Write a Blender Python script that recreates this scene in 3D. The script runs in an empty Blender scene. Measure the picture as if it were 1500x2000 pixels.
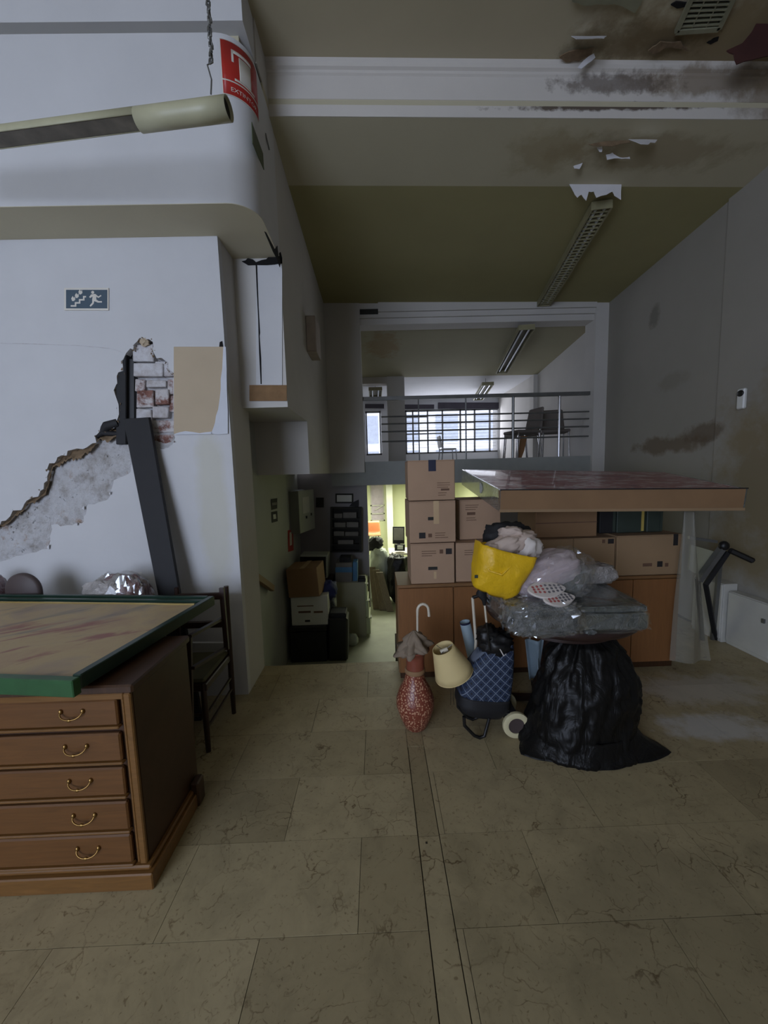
import bpy, bmesh, math, random
from mathutils import Vector, Matrix, noise, Euler
from math import sin, cos, pi, radians as R
random.seed(7)
S = bpy.context.scene
COL = S.collection

# ------------------------------------------------------------------ camera
CAM_H = 1.41
FPX = 750.0                                   # focal length in pixels of the 1500 x 2000 frame
def _n(v):
    return Vector(v).normalized()
_dn = _n((205, 7200, FPX))
_hy = -(_dn[0]*(735-750) + _dn[2]*FPX)/_dn[1]
_fw = _n((735-750, _hy, FPX))
_rt = _dn.cross(_fw)
if _rt[0] < 0: _rt = -_rt
cd = bpy.data.cameras.new('camera'); cam = bpy.data.objects.new('camera', cd); COL.objects.link(cam)
cd.sensor_fit = 'VERTICAL'; cd.sensor_height = 36; cd.lens = FPX/2000*36; cd.clip_start = .02
cam.matrix_world = Matrix(((_rt[0], -_rt[1], -_rt[2], 0), (_fw[0], -_fw[1], -_fw[2], 0),
                           (-_dn[0], _dn[1], _dn[2], CAM_H), (0, 0, 0, 1)))
S.camera = cam
# ------------------------------------------------------------------ view, sky, daylight
S.view_settings.view_transform = 'Standard'; S.view_settings.look = 'None'
S.view_settings.exposure = 0.0; S.view_settings.gamma = 1.0; S.view_settings.use_curve_mapping = False
W = bpy.data.worlds.new('sky'); S.world = W; W.use_nodes = True
W.node_tree.nodes['Background'].inputs[0].default_value = (.80, .86, 1.0, 1)
W.node_tree.nodes['Background'].inputs[1].default_value = 2.8
def area(name, loc, target, sx, sy, power, col):
    l = bpy.data.lights.new(name, 'AREA'); l.shape = 'RECTANGLE'; l.size = sx; l.size_y = sy; l.energy = power; l.color = col
    o = bpy.data.objects.new(name, l); COL.objects.link(o); o.location = loc
    o.rotation_euler = (Vector(target)-Vector(loc)).to_track_quat('-Z', 'Y').to_euler()
    return o
area('shopfront_daylight', (-2.5, -3.4, 1.8), (-1.5, 2.4, 1.8), 2.4, 2.6, 122, (.615, .735, 1.0))
area('mezzanine_window_daylight', (1.75, 8.88, 2.32), (1.6, 4.0, 2.1), 2.2, .95, 20, (.85, .88, 1.0))
area('basement_tube_light', (.35, 6.5, 1.17), (.35, 6.5, 0), 1.2, .25, 52, (.97, 1.0, .80))

# ------------------------------------------------------------------ measuring helpers: a photograph pixel at a known depth / height / side
def _ray(px, py):
    v = Vector((px-750, py-1000, FPX))
    return Vector((v.dot(_rt), v.dot(_fw), -v.dot(_dn)))
def aY(px, py, Y):
    r = _ray(px, py); return Vector((0, 0, CAM_H)) + r*(Y/r.y)
def aZ(px, py, z):
    r = _ray(px, py); return Vector((0, 0, CAM_H)) + r*((z-CAM_H)/r.z)
def aX(px, py, X):
    r = _ray(px, py); return Vector((0, 0, CAM_H)) + r*(X/r.x)

# ------------------------------------------------------------------ materials
def lin(c):
    return tuple(((x/255)/12.92 if x/255 <= .04045 else ((x/255+.055)/1.055)**2.4) for x in c) + (1,)
def sc(c, k):
    return tuple(min(1, x*k) for x in c[:3]) + (1,)
class Mat:
    def __init__(s, name):
        s.m = bpy.data.materials.new(name); s.m.use_nodes = True
        s.nt = s.m.node_tree; s.b = s.nt.nodes['Principled BSDF']; s.geo = None
    def nd(s, t, **k):
        n = s.nt.nodes.new(t)
        for a, b in k.items(): setattr(n, a, b)
        return n
    def ln(s, a, b): s.nt.links.new(a, b)
    def pos(s):
        if s.geo is None: s.geo = s.nd('ShaderNodeNewGeometry')
        return s.geo.outputs['Position']
    def noise(s, scale, detail=4, rough=.55, dist=0, vec=None):
        n = s.nd('ShaderNodeTexNoise'); n.inputs['Scale'].default_value = scale; n.inputs['Detail'].default_value = detail
        n.inputs['Roughness'].default_value = rough; n.inputs['Distortion'].default_value = dist
        s.ln(vec if vec is not None else s.pos(), n.inputs['Vector']); return n.outputs['Fac']
    def ramp(s, fac, stops):
        r = s.nd('ShaderNodeValToRGB'); e = r.color_ramp.elements
        while len(e) < len(stops): e.new(.5)
        for k, (p, c) in enumerate(stops):
            e[k].position = p; e[k].color = c if len(c) == 4 else tuple(c)+(1,)
        s.ln(fac, r.inputs[0]); return r.outputs[0]
    def math(s, op, a, b=None, clamp=False):
        n = s.nd('ShaderNodeMath', operation=op, use_clamp=clamp)
        for i, x in enumerate((a, b)):
            if x is None: continue
            if isinstance(x, (int, float)): n.inputs[i].default_value = x
            else: s.ln(x, n.inputs[i])
        return n.outputs[0]
    def mix(s, fac, a, b, mode='MIX'):
        n = s.nd('ShaderNodeMix', data_type='RGBA', blend_type=mode)
        for sock, x in ((n.inputs[0], fac), (n.inputs[6], a), (n.inputs[7], b)):
            if isinstance(x, (int, float)): sock.default_value = x
            elif isinstance(x, tuple): sock.default_value = x
            else: s.ln(x, sock)
        return n.outputs[2]
    def mapping(s, scale=(1, 1, 1), loc=(0, 0, 0), rot=(0, 0, 0), src=None):
        n = s.nd('ShaderNodeMapping'); n.inputs['Scale'].default_value = scale; n.inputs['Location'].default_value = loc
        n.inputs['Rotation'].default_value = rot
        s.ln(src if src is not None else s.pos(), n.inputs['Vector']); return n.outputs[0]
    def spot(s, c, r, edge=.45, ns=6, amt=.9):
        """0..1 mask: a ragged patch round c with half-sizes r (a stain with its own shape)"""
        v = s.nd('ShaderNodeVectorMath', operation='SUBTRACT'); s.ln(s.pos(), v.inputs[0]); v.inputs[1].default_value = c
        d = s.nd('ShaderNodeVectorMath', operation='DIVIDE'); s.ln(v.outputs[0], d.inputs[0]); d.inputs[1].default_value = r
        l = s.nd('ShaderNodeVectorMath', operation='LENGTH'); s.ln(d.outputs[0], l.inputs[0])
        a = s.math('ADD', l.outputs['Value'], s.math('MULTIPLY', s.math('SUBTRACT', s.noise(ns, 6, .65), .5), amt*2))
        m = s.nd('ShaderNodeMapRange'); m.inputs[1].default_value = 1.0; m.inputs[2].default_value = 1-edge
        m.inputs[3].default_value = 0; m.inputs[4].default_value = 1; s.ln(a, m.inputs[0]); return m.outputs[0]
    def color(s, c):
        if isinstance(c, tuple): s.b.inputs['Base Color'].default_value = c
        else: s.ln(c, s.b.inputs['Base Color'])
    def bump(s, fac, strength=.3, dist=.01):
        n = s.nd('ShaderNodeBump'); n.inputs['Strength'].default_value = strength; n.inputs['Distance'].default_value = dist
        s.ln(fac, n.inputs['Height']); s.ln(n.outputs[0], s.b.inputs['Normal'])
    def set(s, rough=None, metal=None, spec=None, coat=None, trans=None, alpha=None):
        for k, v in (('Roughness', rough), ('Metallic', metal), ('Specular IOR Level', spec), ('Coat Weight', coat), ('Transmission Weight', trans), ('Alpha', alpha)):
            if v is not None: s.b.inputs[k].default_value = v
        return s
def simple(name, c, rough=.6, metal=0, var=.16, scale=9, bump=0, bscale=60, bd=.004, coat=None, spec=None, trans=None, alpha=None):
    m = Mat(name); c = lin(c); f = m.noise(scale, 5)
    m.color(m.ramp(f, [(.25, sc(c, 1-var)), (.75, sc(c, 1+var))]))
    if bump: m.bump(m.noise(bscale, 5), bump, bd)
    m.set(rough=rough, metal=metal, coat=coat, spec=spec, trans=trans, alpha=alpha)
    return m.m
def wood(name, c, rough=.45, stretch=(3, 3, 40), var=.3, coat=None):
    m = Mat(name); c = lin(c)
    f = m.noise(2.2, 6, .6, 1.2, m.mapping(stretch))
    m.color(m.ramp(f, [(.28, sc(c, 1-var)), (.55, c), (.8, sc(c, 1+var))])); m.bump(f, .08, .002); m.set(rough=rough, coat=coat)
    return m.m
MT = {}
def mk():
    D = MT
    # painted walls
    def wall(name, c, stains=(), var=.06, rough=.85):
        m = Mat(name); c = lin(c)
        base = m.ramp(m.noise(1.6, 6, .6), [(.25, sc(c, 1-var)), (.75, sc(c, 1+var))])
        for (p, r, col, k, ns) in stains:
            base = m.mix(m.math('MULTIPLY', m.spot(p, r, ns=ns), k), base, lin(col))
        m.color(base); m.bump(m.noise(55, 4), .10, .004); m.set(rough=rough, spec=.25); D[name] = m.m
    wall('wall_white', (203, 202, 202), [((-1.0, 2.37, 1.2), (.10, .3, .6), (190, 185, 150), .35, 2)])
    wall('wall_grey', (196, 192, 186)); wall('shell_white', (232, 230, 226))
    wall('wall_right', (152, 147, 138), [
        ((2.86, 3.75, 1.60), (.3, .62, .10), (104, 88, 68), .75, 5), ((2.84, 3.3, 1.66), (.3, .28, .10), (96, 80, 62), .7, 7),
        ((2.86, 4.0, 2.9), (.3, .10, .12), (110, 106, 98), .7, 6), ((2.86, 3.7, 2.2), (.3, .25, .10), (130, 124, 112), .5, 4),
        ((2.78, 2.5, 1.2), (.3, .75, .9), (128, 112, 78), .75, 2.5)])
    wall('ceiling_olive', (188, 180, 154), [((1.9, 2.75, 3.5), (.75, .16, .4), (134, 114, 82), .45, 6), ((1.2, 2.75, 3.5), (.3, .2, .4), (150, 134, 100), .5, 6)])
    wall('ceiling_dark', (158, 150, 108))
    wall('ceiling_near', (182, 172, 146), [((2.3, 2.42, 3.75), (1.1, .34, .4), (124, 104, 72), .7, 5), ((1.55, 2.4, 3.75), (.45, .12, .4), (104, 88, 60), .6, 9), ((2.3, 2.3, 3.75), (.5, .2, .4), (146, 130, 98), .6, 12)])
    wall('beam_paint', (206, 200, 192), [((2.1, 2.5, 3.68), (.65, .3, .09), (126, 108, 84), .7, 9), ((1.5, 2.5, 3.56), (.75, .3, .025), (74, 58, 42), .9, 14),
        ((1.5, 2.5, 3.68), (.42, .3, .06), (96, 84, 74), .7, 18), ((2.7, 2.5, 3.6), (.6, .3, .2), (120, 104, 80), .7, 5)])
    wall('soffit', (198, 190, 164)); wall('mezz_ceiling', (170, 164, 136), [((.15, 5.6, 3.1), (.28, .5, .4), (150, 120, 76), .5, 9)])
    wall('far_white', (214, 214, 216))
    wall('lower_wall', (150, 146, 148)); wall('lower_green', (178, 180, 172))
    wall('lit_green', (206, 208, 172)); wall('lit_white', (222, 224, 208))
    # marble floor, one shade per tile
    m = Mat('marble_tile'); info = m.nd('ShaderNodeObjectInfo')
    c = lin((171, 156, 122))
    base = m.ramp(m.noise(6, 9, .72, .6), [(.25, sc(c, .74)), (.5, c), (.8, sc(c, 1.16))])
    warp = m.nd('ShaderNodeVectorMath', operation='ADD'); m.ln(m.pos(), warp.inputs[0])
    off = m.nd('ShaderNodeVectorMath', operation='SCALE'); n2 = m.nd('ShaderNodeTexNoise'); n2.inputs['Scale'].default_value = 3.0; n2.inputs['Detail'].default_value = 6
    m.ln(m.pos(), n2.inputs['Vector']); m.ln(n2.outputs['Color'], off.inputs[0]); off.inputs['Scale'].default_value = .55; m.ln(off.outputs[0], warp.inputs[1])
    vo = m.nd('ShaderNodeTexVoronoi', feature='DISTANCE_TO_EDGE'); vo.inputs['Scale'].default_value = 8.5; m.ln(warp.outputs[0], vo.inputs['Vector'])
    vein = m.ramp(vo.outputs['Distance'], [(.0, (1, 1, 1)), (.03, (0, 0, 0))])
    vm = m.math('MULTIPLY', vein, m.ramp(m.noise(4.5, 5, .6), [(.48, (0, 0, 0)), (.64, (.9, .9, .9))]))
    base = m.mix(vm, base, lin((88, 66, 38)))
    fleck = m.ramp(m.noise(30, 4, .55, 2.5), [(.60, (0, 0, 0)), (.70, (.6, .6, .6))])
    base = m.mix(fleck, base, lin((94, 74, 44)))
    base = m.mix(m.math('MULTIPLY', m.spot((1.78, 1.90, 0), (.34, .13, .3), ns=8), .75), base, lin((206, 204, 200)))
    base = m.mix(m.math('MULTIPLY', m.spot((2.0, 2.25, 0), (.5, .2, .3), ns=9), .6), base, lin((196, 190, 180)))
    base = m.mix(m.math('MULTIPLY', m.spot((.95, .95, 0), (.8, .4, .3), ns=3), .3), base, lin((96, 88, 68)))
    tint = m.ramp(info.outputs['Random'], [(0, (.80, .79, .77)), (.5, (.95, .95, .94)), (1, (1.0, 1.0, 1.0))])
    m.color(m.mix(1.0, base, tint, 'MULTIPLY')); m.set(spec=.35)
    m.ln(m.ramp(m.noise(5, 5), [(.3, (.30, .30, .30)), (.7, (.55, .55, .55))]), m.b.inputs['Roughness']); m.bump(m.noise(22, 6), .06, .003)
    D['tile'] = m.m
    D['grout'] = simple('grout', (58, 50, 38), .9)
    D['lower_floor'] = simple('lower_floor_green', (150, 152, 132), .55, scale=4)
    # woods
    D['walnut'] = wood('walnut', (104, 68, 34), .38, (2, 30, 30), .22)
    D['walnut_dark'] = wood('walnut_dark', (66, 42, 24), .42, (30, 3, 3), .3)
    D['walnut_trim'] = wood('walnut_trim', (118, 82, 42), .34, (3, 30, 30), .22)
    D['door_wood'] = wood('cabinet_door_wood', (136, 92, 54), .42, (30, 3, 2), .14)
    D['cab_top'] = wood('cabinet_carcass', (128, 92, 56), .5, (3, 30, 30), .14)
    D['chair_wood'] = wood('chair_wood', (50, 30, 22), .4, (20, 20, 3), .3)
    D['mahogany'] = wood('mahogany', (48, 32, 28), .35, (20, 4, 20), .2)
    D['card'] = simple('cardboard', (172, 141, 114), .85, var=.07, scale=4, bump=.05, bscale=120)
    D['card_b'] = simple('cardboard_plain', (152, 124, 92), .85, var=.08, scale=4)
    D['card_dark'] = simple('cardboard_brown', (140, 108, 76), .85, var=.1, scale=5)
    D['print'] = simple('black_print', (34, 30, 30), .7); D['print2'] = simple('brown_print', (104, 76, 58), .8)
    D['tape_blue'] = simple('navy_tape', (30, 34, 58), .4); D['tape_clear'] = simple('clear_tape', (196, 168, 132), .18, var=.05)
    D['black'] = simple('black_plastic', (22, 21, 21), .45); D['black_m'] = simple('black_matte', (26, 25, 27), .7)
    m = Mat('black_bag_film'); m.color(lin((20, 19, 18))); m.set(rough=.42, spec=.22)
    m.bump(m.noise(7, 4, .55, 1.8, m.mapping((1, 1, .5))), .5, .03); D['bagfilm'] = m.m
    D['void'] = simple('dark_void', (14, 12, 12), .95)
    D['brass'] = simple('brass', (150, 118, 70), .36, 1.0)
    D['green_frame'] = simple('green_frame_paint', (46, 86, 50), .4, scale=12, var=.25)
    D['green_dark'] = simple('dark_green_frame', (28, 52, 42), .32)
    D['gold'] = simple('gilt_slip', (206, 184, 120), .3, .7)
    # the painting lying on the chest
    m = Mat('painting_canvas'); a = m.noise(3.2, 6, .6, .8); st = m.mapping((1.6, 7, 1), src=m.mapping(rot=(0, 0, R(-38))))
    b = m.ramp(a, [(.3, lin((176, 142, 112))), (.5, lin((190, 166, 122))), (.7, lin((168, 146, 124)))])
    b = m.mix(m.ramp(m.noise(1.1, 5, .6, .6, st), [(.56, (0, 0, 0)), (.70, (.6, .6, .6))]), b, lin((100, 102, 108)))
    b = m.mix(m.math('MULTIPLY', m.ramp(m.noise(1.5, 5, .6, .4, m.mapping((1.8, 8, 1), (3, 1, 0), src=m.mapping(rot=(0, 0, R(-34))))), [(.54, (0, 0, 0)), (.63, (1, 1, 1))]), m.spot((-1.3, 1.5, .8), (.45, .25, .3), ns=3)), b, lin((156, 104, 92)))
    m.color(b); m.bump(m.noise(90, 3), .2, .002); m.set(rough=.5); D['painting'] = m.m
    m = Mat('canvas_red_print'); a = m.noise(4, 6, .65, 1.5, m.mapping((1, 2.2, 1)))
    m.color(m.ramp(a, [(.30, lin((84, 70, 92))), (.40, lin((150, 78, 82))), (.50, lin((168, 100, 98))), (.58, lin((212, 196, 196))), (.68, lin((128, 92, 112)))])); m.set(rough=.35, coat=.35)
    m.bump(m.noise(14, 5), .3, .01); D['red_print'] = m.m
    # fired red vase with speckles
    m = Mat('speckled_red_ceramic'); v = m.nd('ShaderNodeTexVoronoi'); v.inputs['Scale'].default_value = 90; m.ln(m.pos(), v.inputs['Vector'])
    m.color(m.mix(m.ramp(v.outputs['Distance'], [(.30, (1, 1, 1)), (.42, (0, 0, 0))]), lin((126, 64, 48)), lin((200, 156, 124))))
    m.bump(v.outputs['Distance'], .4, .003); m.set(rough=.35); D['vase'] = m.m
    D['vase_neck'] = simple('red_ceramic', (128, 70, 54), .3)
    D['shade'] = simple('cream_shade', (214, 192, 138), .8, var=.04)
    D['cloth_tan'] = simple('taupe_umbrella_cloth', (128, 112, 94), .8, scale=30)
    D['ivory'] = simple('ivory_plastic', (206, 196, 176), .35, var=.05)
    # tartan trolley bag
    m = Mat('tartan_fabric'); mp = m.mapping((1, 1, 1), rot=(0, R(45), R(10)))
    def stripes(sc_, w):
        wv = m.nd('ShaderNodeTexWave', bands_direction='X' if sc_ > 0 else 'Z'); wv.inputs['Scale'].default_value = abs(sc_); m.ln(mp, wv.inputs['Vector'])
        return m.ramp(wv.outputs['Fac'], [(1-w, (0, 0, 0)), (1-w+.04, (1, 1, 1))])
    b = m.mix(m.math('MULTIPLY', m.math('MAXIMUM', stripes(18, .4), stripes(-18, .4)), .5), lin((18, 23, 36)), lin((50, 68, 100)))
    b = m.mix(m.math('MAXIMUM', stripes(9.0, .05), stripes(-9.0, .05)), b, lin((110, 120, 138)))
    m.color(b); m.set(rough=.7); D['tartan'] = m.m
    D['wheel'] = simple('cream_tyre', (206, 196, 158), .5, var=.05)
    D['yellow'] = simple('yellow_woven_bag', (226, 180, 26), .45, var=.12, scale=7, bump=.5, bscale=16, bd=.02)
    D['cloth_pink'] = simple('pinkish_cloth', (196, 176, 162), .85, var=.12, scale=6)
    D['cloth_lilac'] = simple('lilac_cloth', (190, 174, 176), .8, var=.08, scale=9, bump=.4, bscale=30, bd=.01)
    # wrapped goods: glossy crumpled film over the colour of what is inside
    def film(name, c, c2, s1=9, bs=26):
        m = Mat(name); m.color(m.ramp(m.noise(s1, 5, .6), [(.35, lin(c)), (.65, lin(c2))])); m.set(rough=.10, coat=1.0, spec=.9)
        m.bump(m.noise(bs, 4, .6, 2.0), 1.0, .022); D[name] = m.m
    film('film_grey', (84, 90, 86), (108, 112, 108)); film('film_silver', (92, 96, 94), (152, 154, 154), 24, 60)
    film('film_maroon', (96, 40, 46), (150, 120, 124), 6, 22); film('film_white', (150, 144, 140), (190, 182, 178), 8, 26)
    m = Mat('clear_sheet'); m.color(lin((150, 146, 132))); m.set(rough=.35, trans=0.0, alpha=.5); m.bump(m.noise(14, 4), .3, .01); D['clear'] = m.m
    m = Mat('clear_film'); m.color(lin((210, 212, 214))); m.set(rough=.08, alpha=.18, spec=1.0); m.bump(m.noise(30, 4, .6, 2), .9, .02); D['clear_film'] = m.m
    m = Mat('film_shell'); tr_ = m.nd('ShaderNodeBsdfTransparent'); gl = m.nd('ShaderNodeBsdfGlossy'); gl.inputs['Roughness'].default_value = .12; gl.inputs['Color'].default_value = (.9, .92, .95, 1)
    mx_ = m.nd('ShaderNodeMixShader'); mx_.inputs[0].default_value = .16; m.ln(tr_.outputs[0], mx_.inputs[1]); m.ln(gl.outputs[0], mx_.inputs[2]); m.ln(mx_.outputs[0], m.nt.nodes['Material Output'].inputs['Surface']); D['film_shell'] = m.m
    m = Mat('window_glass'); m.color((.9, .93, 1, 1)); m.set(rough=.05, alpha=.12, spec=.5); D['glass'] = m.m
    # plain things
    D['white_paint'] = simple('white_enamel', (196, 194, 186), .5, var=.05); D['white_plastic'] = simple('white_plastic', (214, 214, 210), .4, var=.03)
    D['lamp_metal'] = simple('cream_lamp_metal', (176, 172, 142), .42, var=.08); D['lamp_in'] = simple('dusty_reflector', (118, 112, 102), .7, scale=14, var=.3)
    D['fit_metal'] = simple('fitting_metal', (142, 136, 104), .5); D['fit_in'] = simple('fitting_inside', (96, 90, 66), .7)
    D['tube_glass'] = simple('fluorescent_tube_unlit', (210, 214, 220), .2, var=.03)
    D['steel'] = simple('grey_steel', (120, 120, 118), .4, .6); D['chrome'] = simple('chrome', (190, 190, 194), .18, 1.0)
    D['grille'] = simple('vent_metal', (136, 134, 110), .6)
    D['red'] = simple('sign_red', (176, 44, 36), .4, var=.08); D['sign_white'] = simple('sign_white', (214, 208, 196), .45, var=.05)
    D['sign_green'] = simple('sign_green', (66, 84, 98), .35, var=.08); D['sign_olive'] = simple('sign_olive', (74, 84, 54), .5)
    D['board'] = simple('beige_board', (184, 166, 140), .8, var=.04, scale=5); D['spackle'] = simple('white_spackle', (206, 208, 214), .9, var=.05)
    D['raw_brown'] = simple('raw_brown_plaster', (134, 104, 72), .95, var=.16, scale=16, bump=.4)
    m = Mat('broken_plaster'); b = m.ramp(m.noise(9, 7, .7), [(.3, lin((150, 142, 134))), (.5, lin((198, 196, 196))), (.75, lin((214, 214, 216)))])
    b = m.mix(m.ramp(m.noise(5, 6, .7), [(.58, (0, 0, 0)), (.68, (.8, .8, .8))]), b, lin((150, 112, 78))); m.color(b); m.bump(m.noise(40, 6, .7), .8, .02); m.set(rough=.95); D['rubble'] = m.m
    m = Mat('old_brick'); b = m.ramp(m.noise(24, 6, .7), [(.35, lin((104, 66, 56))), (.6, lin((146, 106, 94)))])
    b = m.mix(m.ramp(m.noise(11, 6, .7), [(.42, (0, 0, 0)), (.54, (1, 1, 1))]), b, lin((200, 194, 192))); m.color(b); m.bump(m.noise(50, 6, .7), .7, .01); m.set(rough=.95); D['brick'] = m.m
    m = Mat('limewashed_brick'); b = m.ramp(m.noise(14, 6, .7), [(.3, lin((166, 156, 150))), (.6, lin((206, 204, 206)))]); m.color(b); m.bump(m.noise(50, 6, .7), .6, .01); m.set(rough=.95); D['brick_w'] = m.m
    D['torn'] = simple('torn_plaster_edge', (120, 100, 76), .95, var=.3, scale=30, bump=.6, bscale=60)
    D['paint_flake'] = simple('paint_flake', (214, 212, 214), .8, var=.05); D['rust_flake'] = simple('dark_red_flake', (66, 34, 30), .8, var=.2)
    D['brownbox'] = simple('grey_brown_box', (170, 158, 148), .7)
    D['filing'] = simple('khaki_steel', (158, 156, 132), .5, var=.05); D['filing_lit'] = simple('khaki_steel_lit', (178, 186, 150), .45, var=.05)  # drawer tone is khaki steel with the lit room's greenish light coloured in
    D['elec'] = simple('electrical_box_paint', (176, 180, 168), .45, var=.04); D['elec_shaded'] = simple('electrical_box_shaded', (120, 122, 112), .5, var=.04)  # box tones carry the light on the front and shade on the side
    D['paper'] = simple('paper', (208, 208, 200), .85, var=.04); D['niche'] = simple('dark_niche', (44, 42, 38), .8); D['files'] = simple('grey_files', (118, 114, 108), .8)
    D['blue'] = simple('blue_cloth', (40, 48, 96), .7, bump=.4, bscale=18, bd=.02); D['blue_box'] = simple('blue_box', (70, 120, 160), .5)
    D['orange'] = simple('orange_plastic_shell', (170, 104, 64), .45); D['greywhite'] = simple('white_sack', (178, 186, 172), .6, bump=.5, bscale=12, bd=.02)
    D['frame_wood'] = wood('leaning_board_wood', (112, 100, 76), .6, (20, 20, 2), .25)
    D['curtain'] = simple('lilac_window_view', (196, 184, 196), .9, var=.12, scale=14)
    D['facade'] = simple('facade_white', (236, 236, 240), .8, var=.06, scale=2)
    D['facade_b'] = simple('facade_shutter', (170, 176, 190), .7)
    D['seat_grey'] = simple('grey_upholstery', (112, 104, 98), .85, var=.08); D['seat_pale'] = simple('pale_chair', (206, 204, 204), .6, var=.04)
    D['blind'] = simple('dark_blind', (64, 60, 68), .8); D['concrete'] = simple('concrete_grey', (150, 152, 148), .85, var=.06)
    D['cushion'] = simple('olive_cushion', (78, 74, 44), .85); D['dot_red'] = simple('red_dots', (168, 92, 88), .7); D['dot_grey'] = simple('grey_dots', (108, 104, 108), .7)
    D['sole'] = simple('white_sole', (210, 200, 192), .7, var=.04); D['album'] = simple('dark_green_portfolio', (52, 62, 54), .5); D['album_edge'] = simple('yellow_edge', (186, 164, 84), .5)
    D['roll'] = simple('pale_blue_roll', (150, 168, 178), .5, var=.08); D['brownred'] = simple('brown_leather', (74, 62, 60), .55)
mk()

# ------------------------------------------------------------------ mesh helpers
WL = {}
class MB:
    def __init__(s): s.v = []; s.f = []
    def add(s, vs, fs):
        o = len(s.v); s.v += [Vector(p) for p in vs]; s.f += [tuple(i+o for i in f) for f in fs]; return s
    def box(s, x0, x1, y0, y1, z0, z1):
        return s.add([(x, y, z) for z in (z0, z1) for y in (y0, y1) for x in (x0, x1)],
                     [(0, 2, 3, 1), (4, 5, 7, 6), (0, 1, 5, 4), (2, 6, 7, 3), (0, 4, 6, 2), (1, 3, 7, 5)])
    def obox(s, c, size, rot=(0, 0, 0)):
        m = Euler(rot).to_matrix(); c = Vector(c); h = Vector(size)/2
        return s.add([c+m@Vector((sx*h.x, sy*h.y, sz*h.z)) for sz in (-1, 1) for sy in (-1, 1) for sx in (-1, 1)],
                     [(0, 2, 3, 1), (4, 5, 7, 6), (0, 1, 5, 4), (2, 6, 7, 3), (0, 4, 6, 2), (1, 3, 7, 5)])
    def hexa(s, p):   # p: bottom 4 then top 4, each counter-clockwise
        return s.add(p, [(3, 2, 1, 0), (4, 5, 6, 7), (0, 1, 5, 4), (1, 2, 6, 5), (2, 3, 7, 6), (3, 0, 4, 7)])
    def prism(s, pts, d):   # planar outline pts (3-D) pushed along d
        n = len(pts); d = Vector(d); p = [Vector(q) for q in pts]
        return s.add(p+[q+d for q in p], [tuple(range(n)), tuple(range(2*n-1, n-1, -1))]+[(i, (i+1) % n, n+(i+1) % n, n+i) for i in range(n)])
    def tube(s, path, r, seg=10, cap=True):
        P = [Vector(p) for p in path]; rs = r if isinstance(r, (list, tuple)) else [r]*len(P)
        vs = []; fs = []; prev = None
        for i, p in enumerate(P):
            t = (P[min(i+1, len(P)-1)]-P[max(i-1, 0)]).normalized()
            if prev is None:
                a = Vector((0, 0, 1)) if abs(t.z) < .9 else Vector((1, 0, 0)); u = t.cross(a).normalized()
            else:
                u = (prev-t*prev.dot(t)).normalized()
            prev = u; w = t.cross(u)
            vs += [p+(u*cos(2*pi*k/seg)+w*sin(2*pi*k/seg))*rs[i] for k in range(seg)]
        for i in range(len(P)-1):
            for k in range(seg):
                fs.append((i*seg+k, i*seg+(k+1) % seg, (i+1)*seg+(k+1) % seg, (i+1)*seg+k))
        if cap: fs += [tuple(range(seg-1, -1, -1)), tuple(range((len(P)-1)*seg, len(P)*seg))]
        return s.add(vs, fs)
    def bar(s, a, b, w, h=None):   # straight rectangular bar
        a = Vector(a); b = Vector(b); t = (b-a).normalized(); up = Vector((0, 0, 1)) if abs(t.z) < .9 else Vector((0, 1, 0))
        u = t.cross(up).normalized()*w/2; q = t.cross(u).normalized()*(h or w)/2
        return s.hexa([a-u-q, a+u-q, a+u+q, a-u+q, b-u-q, b+u-q, b+u+q, b-u+q])
    def lathe(s, prof, c, seg=32, wob=None, axis=None):
        c = Vector(c); m = axis.to_matrix() if axis else Matrix.Identity(3); vs = []; fs = []
        for i, (r, z) in enumerate(prof):
            for k in range(seg):
                a = 2*pi*k/seg; rr = r*(wob(a, i/(len(prof)-1)) if wob else 1); vs.append(c+m@Vector((rr*cos(a), rr*sin(a), z)))
        for i in range(len(prof)-1):
            for k in range(seg):
                fs.append((i*seg+k, i*seg+(k+1) % seg, (i+1)*seg+(k+1) % seg, (i+1)*seg+k))
        if prof[0][0] > 1e-5: fs.append(tuple(range(seg-1, -1, -1)))
        if prof[-1][0] > 1e-5: fs.append(tuple(range((len(prof)-1)*seg, len(prof)*seg)))
        return s.add(vs, fs)
    def grid(s, fn, nu, nv):
        vs = [fn(i/(nu-1), j/(nv-1)) for j in range(nv) for i in range(nu)]
        return s.add(vs, [(j*nu+i, j*nu+i+1, (j+1)*nu+i+1, (j+1)*nu+i) for j in range(nv-1) for i in range(nu-1)])
    def blob(s, c, rad, amp=.12, fr=3, nu=32, nv=20, sq=1.0, seed=0, rot=(0, 0, 0), flat=None):
        c = Vector(c); m = Euler(rot).to_matrix(); vs = []; fs = []
        def sp(x): return math.copysign(abs(x)**sq, x)
        for j in range(nv):
            th = pi*j/(nv-1)
            for i in range(nu):
                ph = 2*pi*i/nu; d = Vector((sin(th)*cos(ph), sin(th)*sin(ph), -cos(th)))
                k = 1+amp*noise.fractal(d*fr+Vector((seed*7.3, seed*3.1, seed)), 1.0, 2.0, 4)
                p = Vector((sp(sin(th))*sp(cos(ph))*rad[0], sp(sin(th))*sp(sin(ph))*rad[1], -sp(cos(th))*rad[2]))*k
                p = m@p
                if flat is not None and p.z < flat: p.z = flat
                vs.append(c+p)
        for j in range(nv-1):
            for i in range(nu):
                fs.append((j*nu+i, j*nu+(i+1) % nu, (j+1)*nu+(i+1) % nu, (j+1)*nu+i))
        return s.add(vs, fs)
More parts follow.
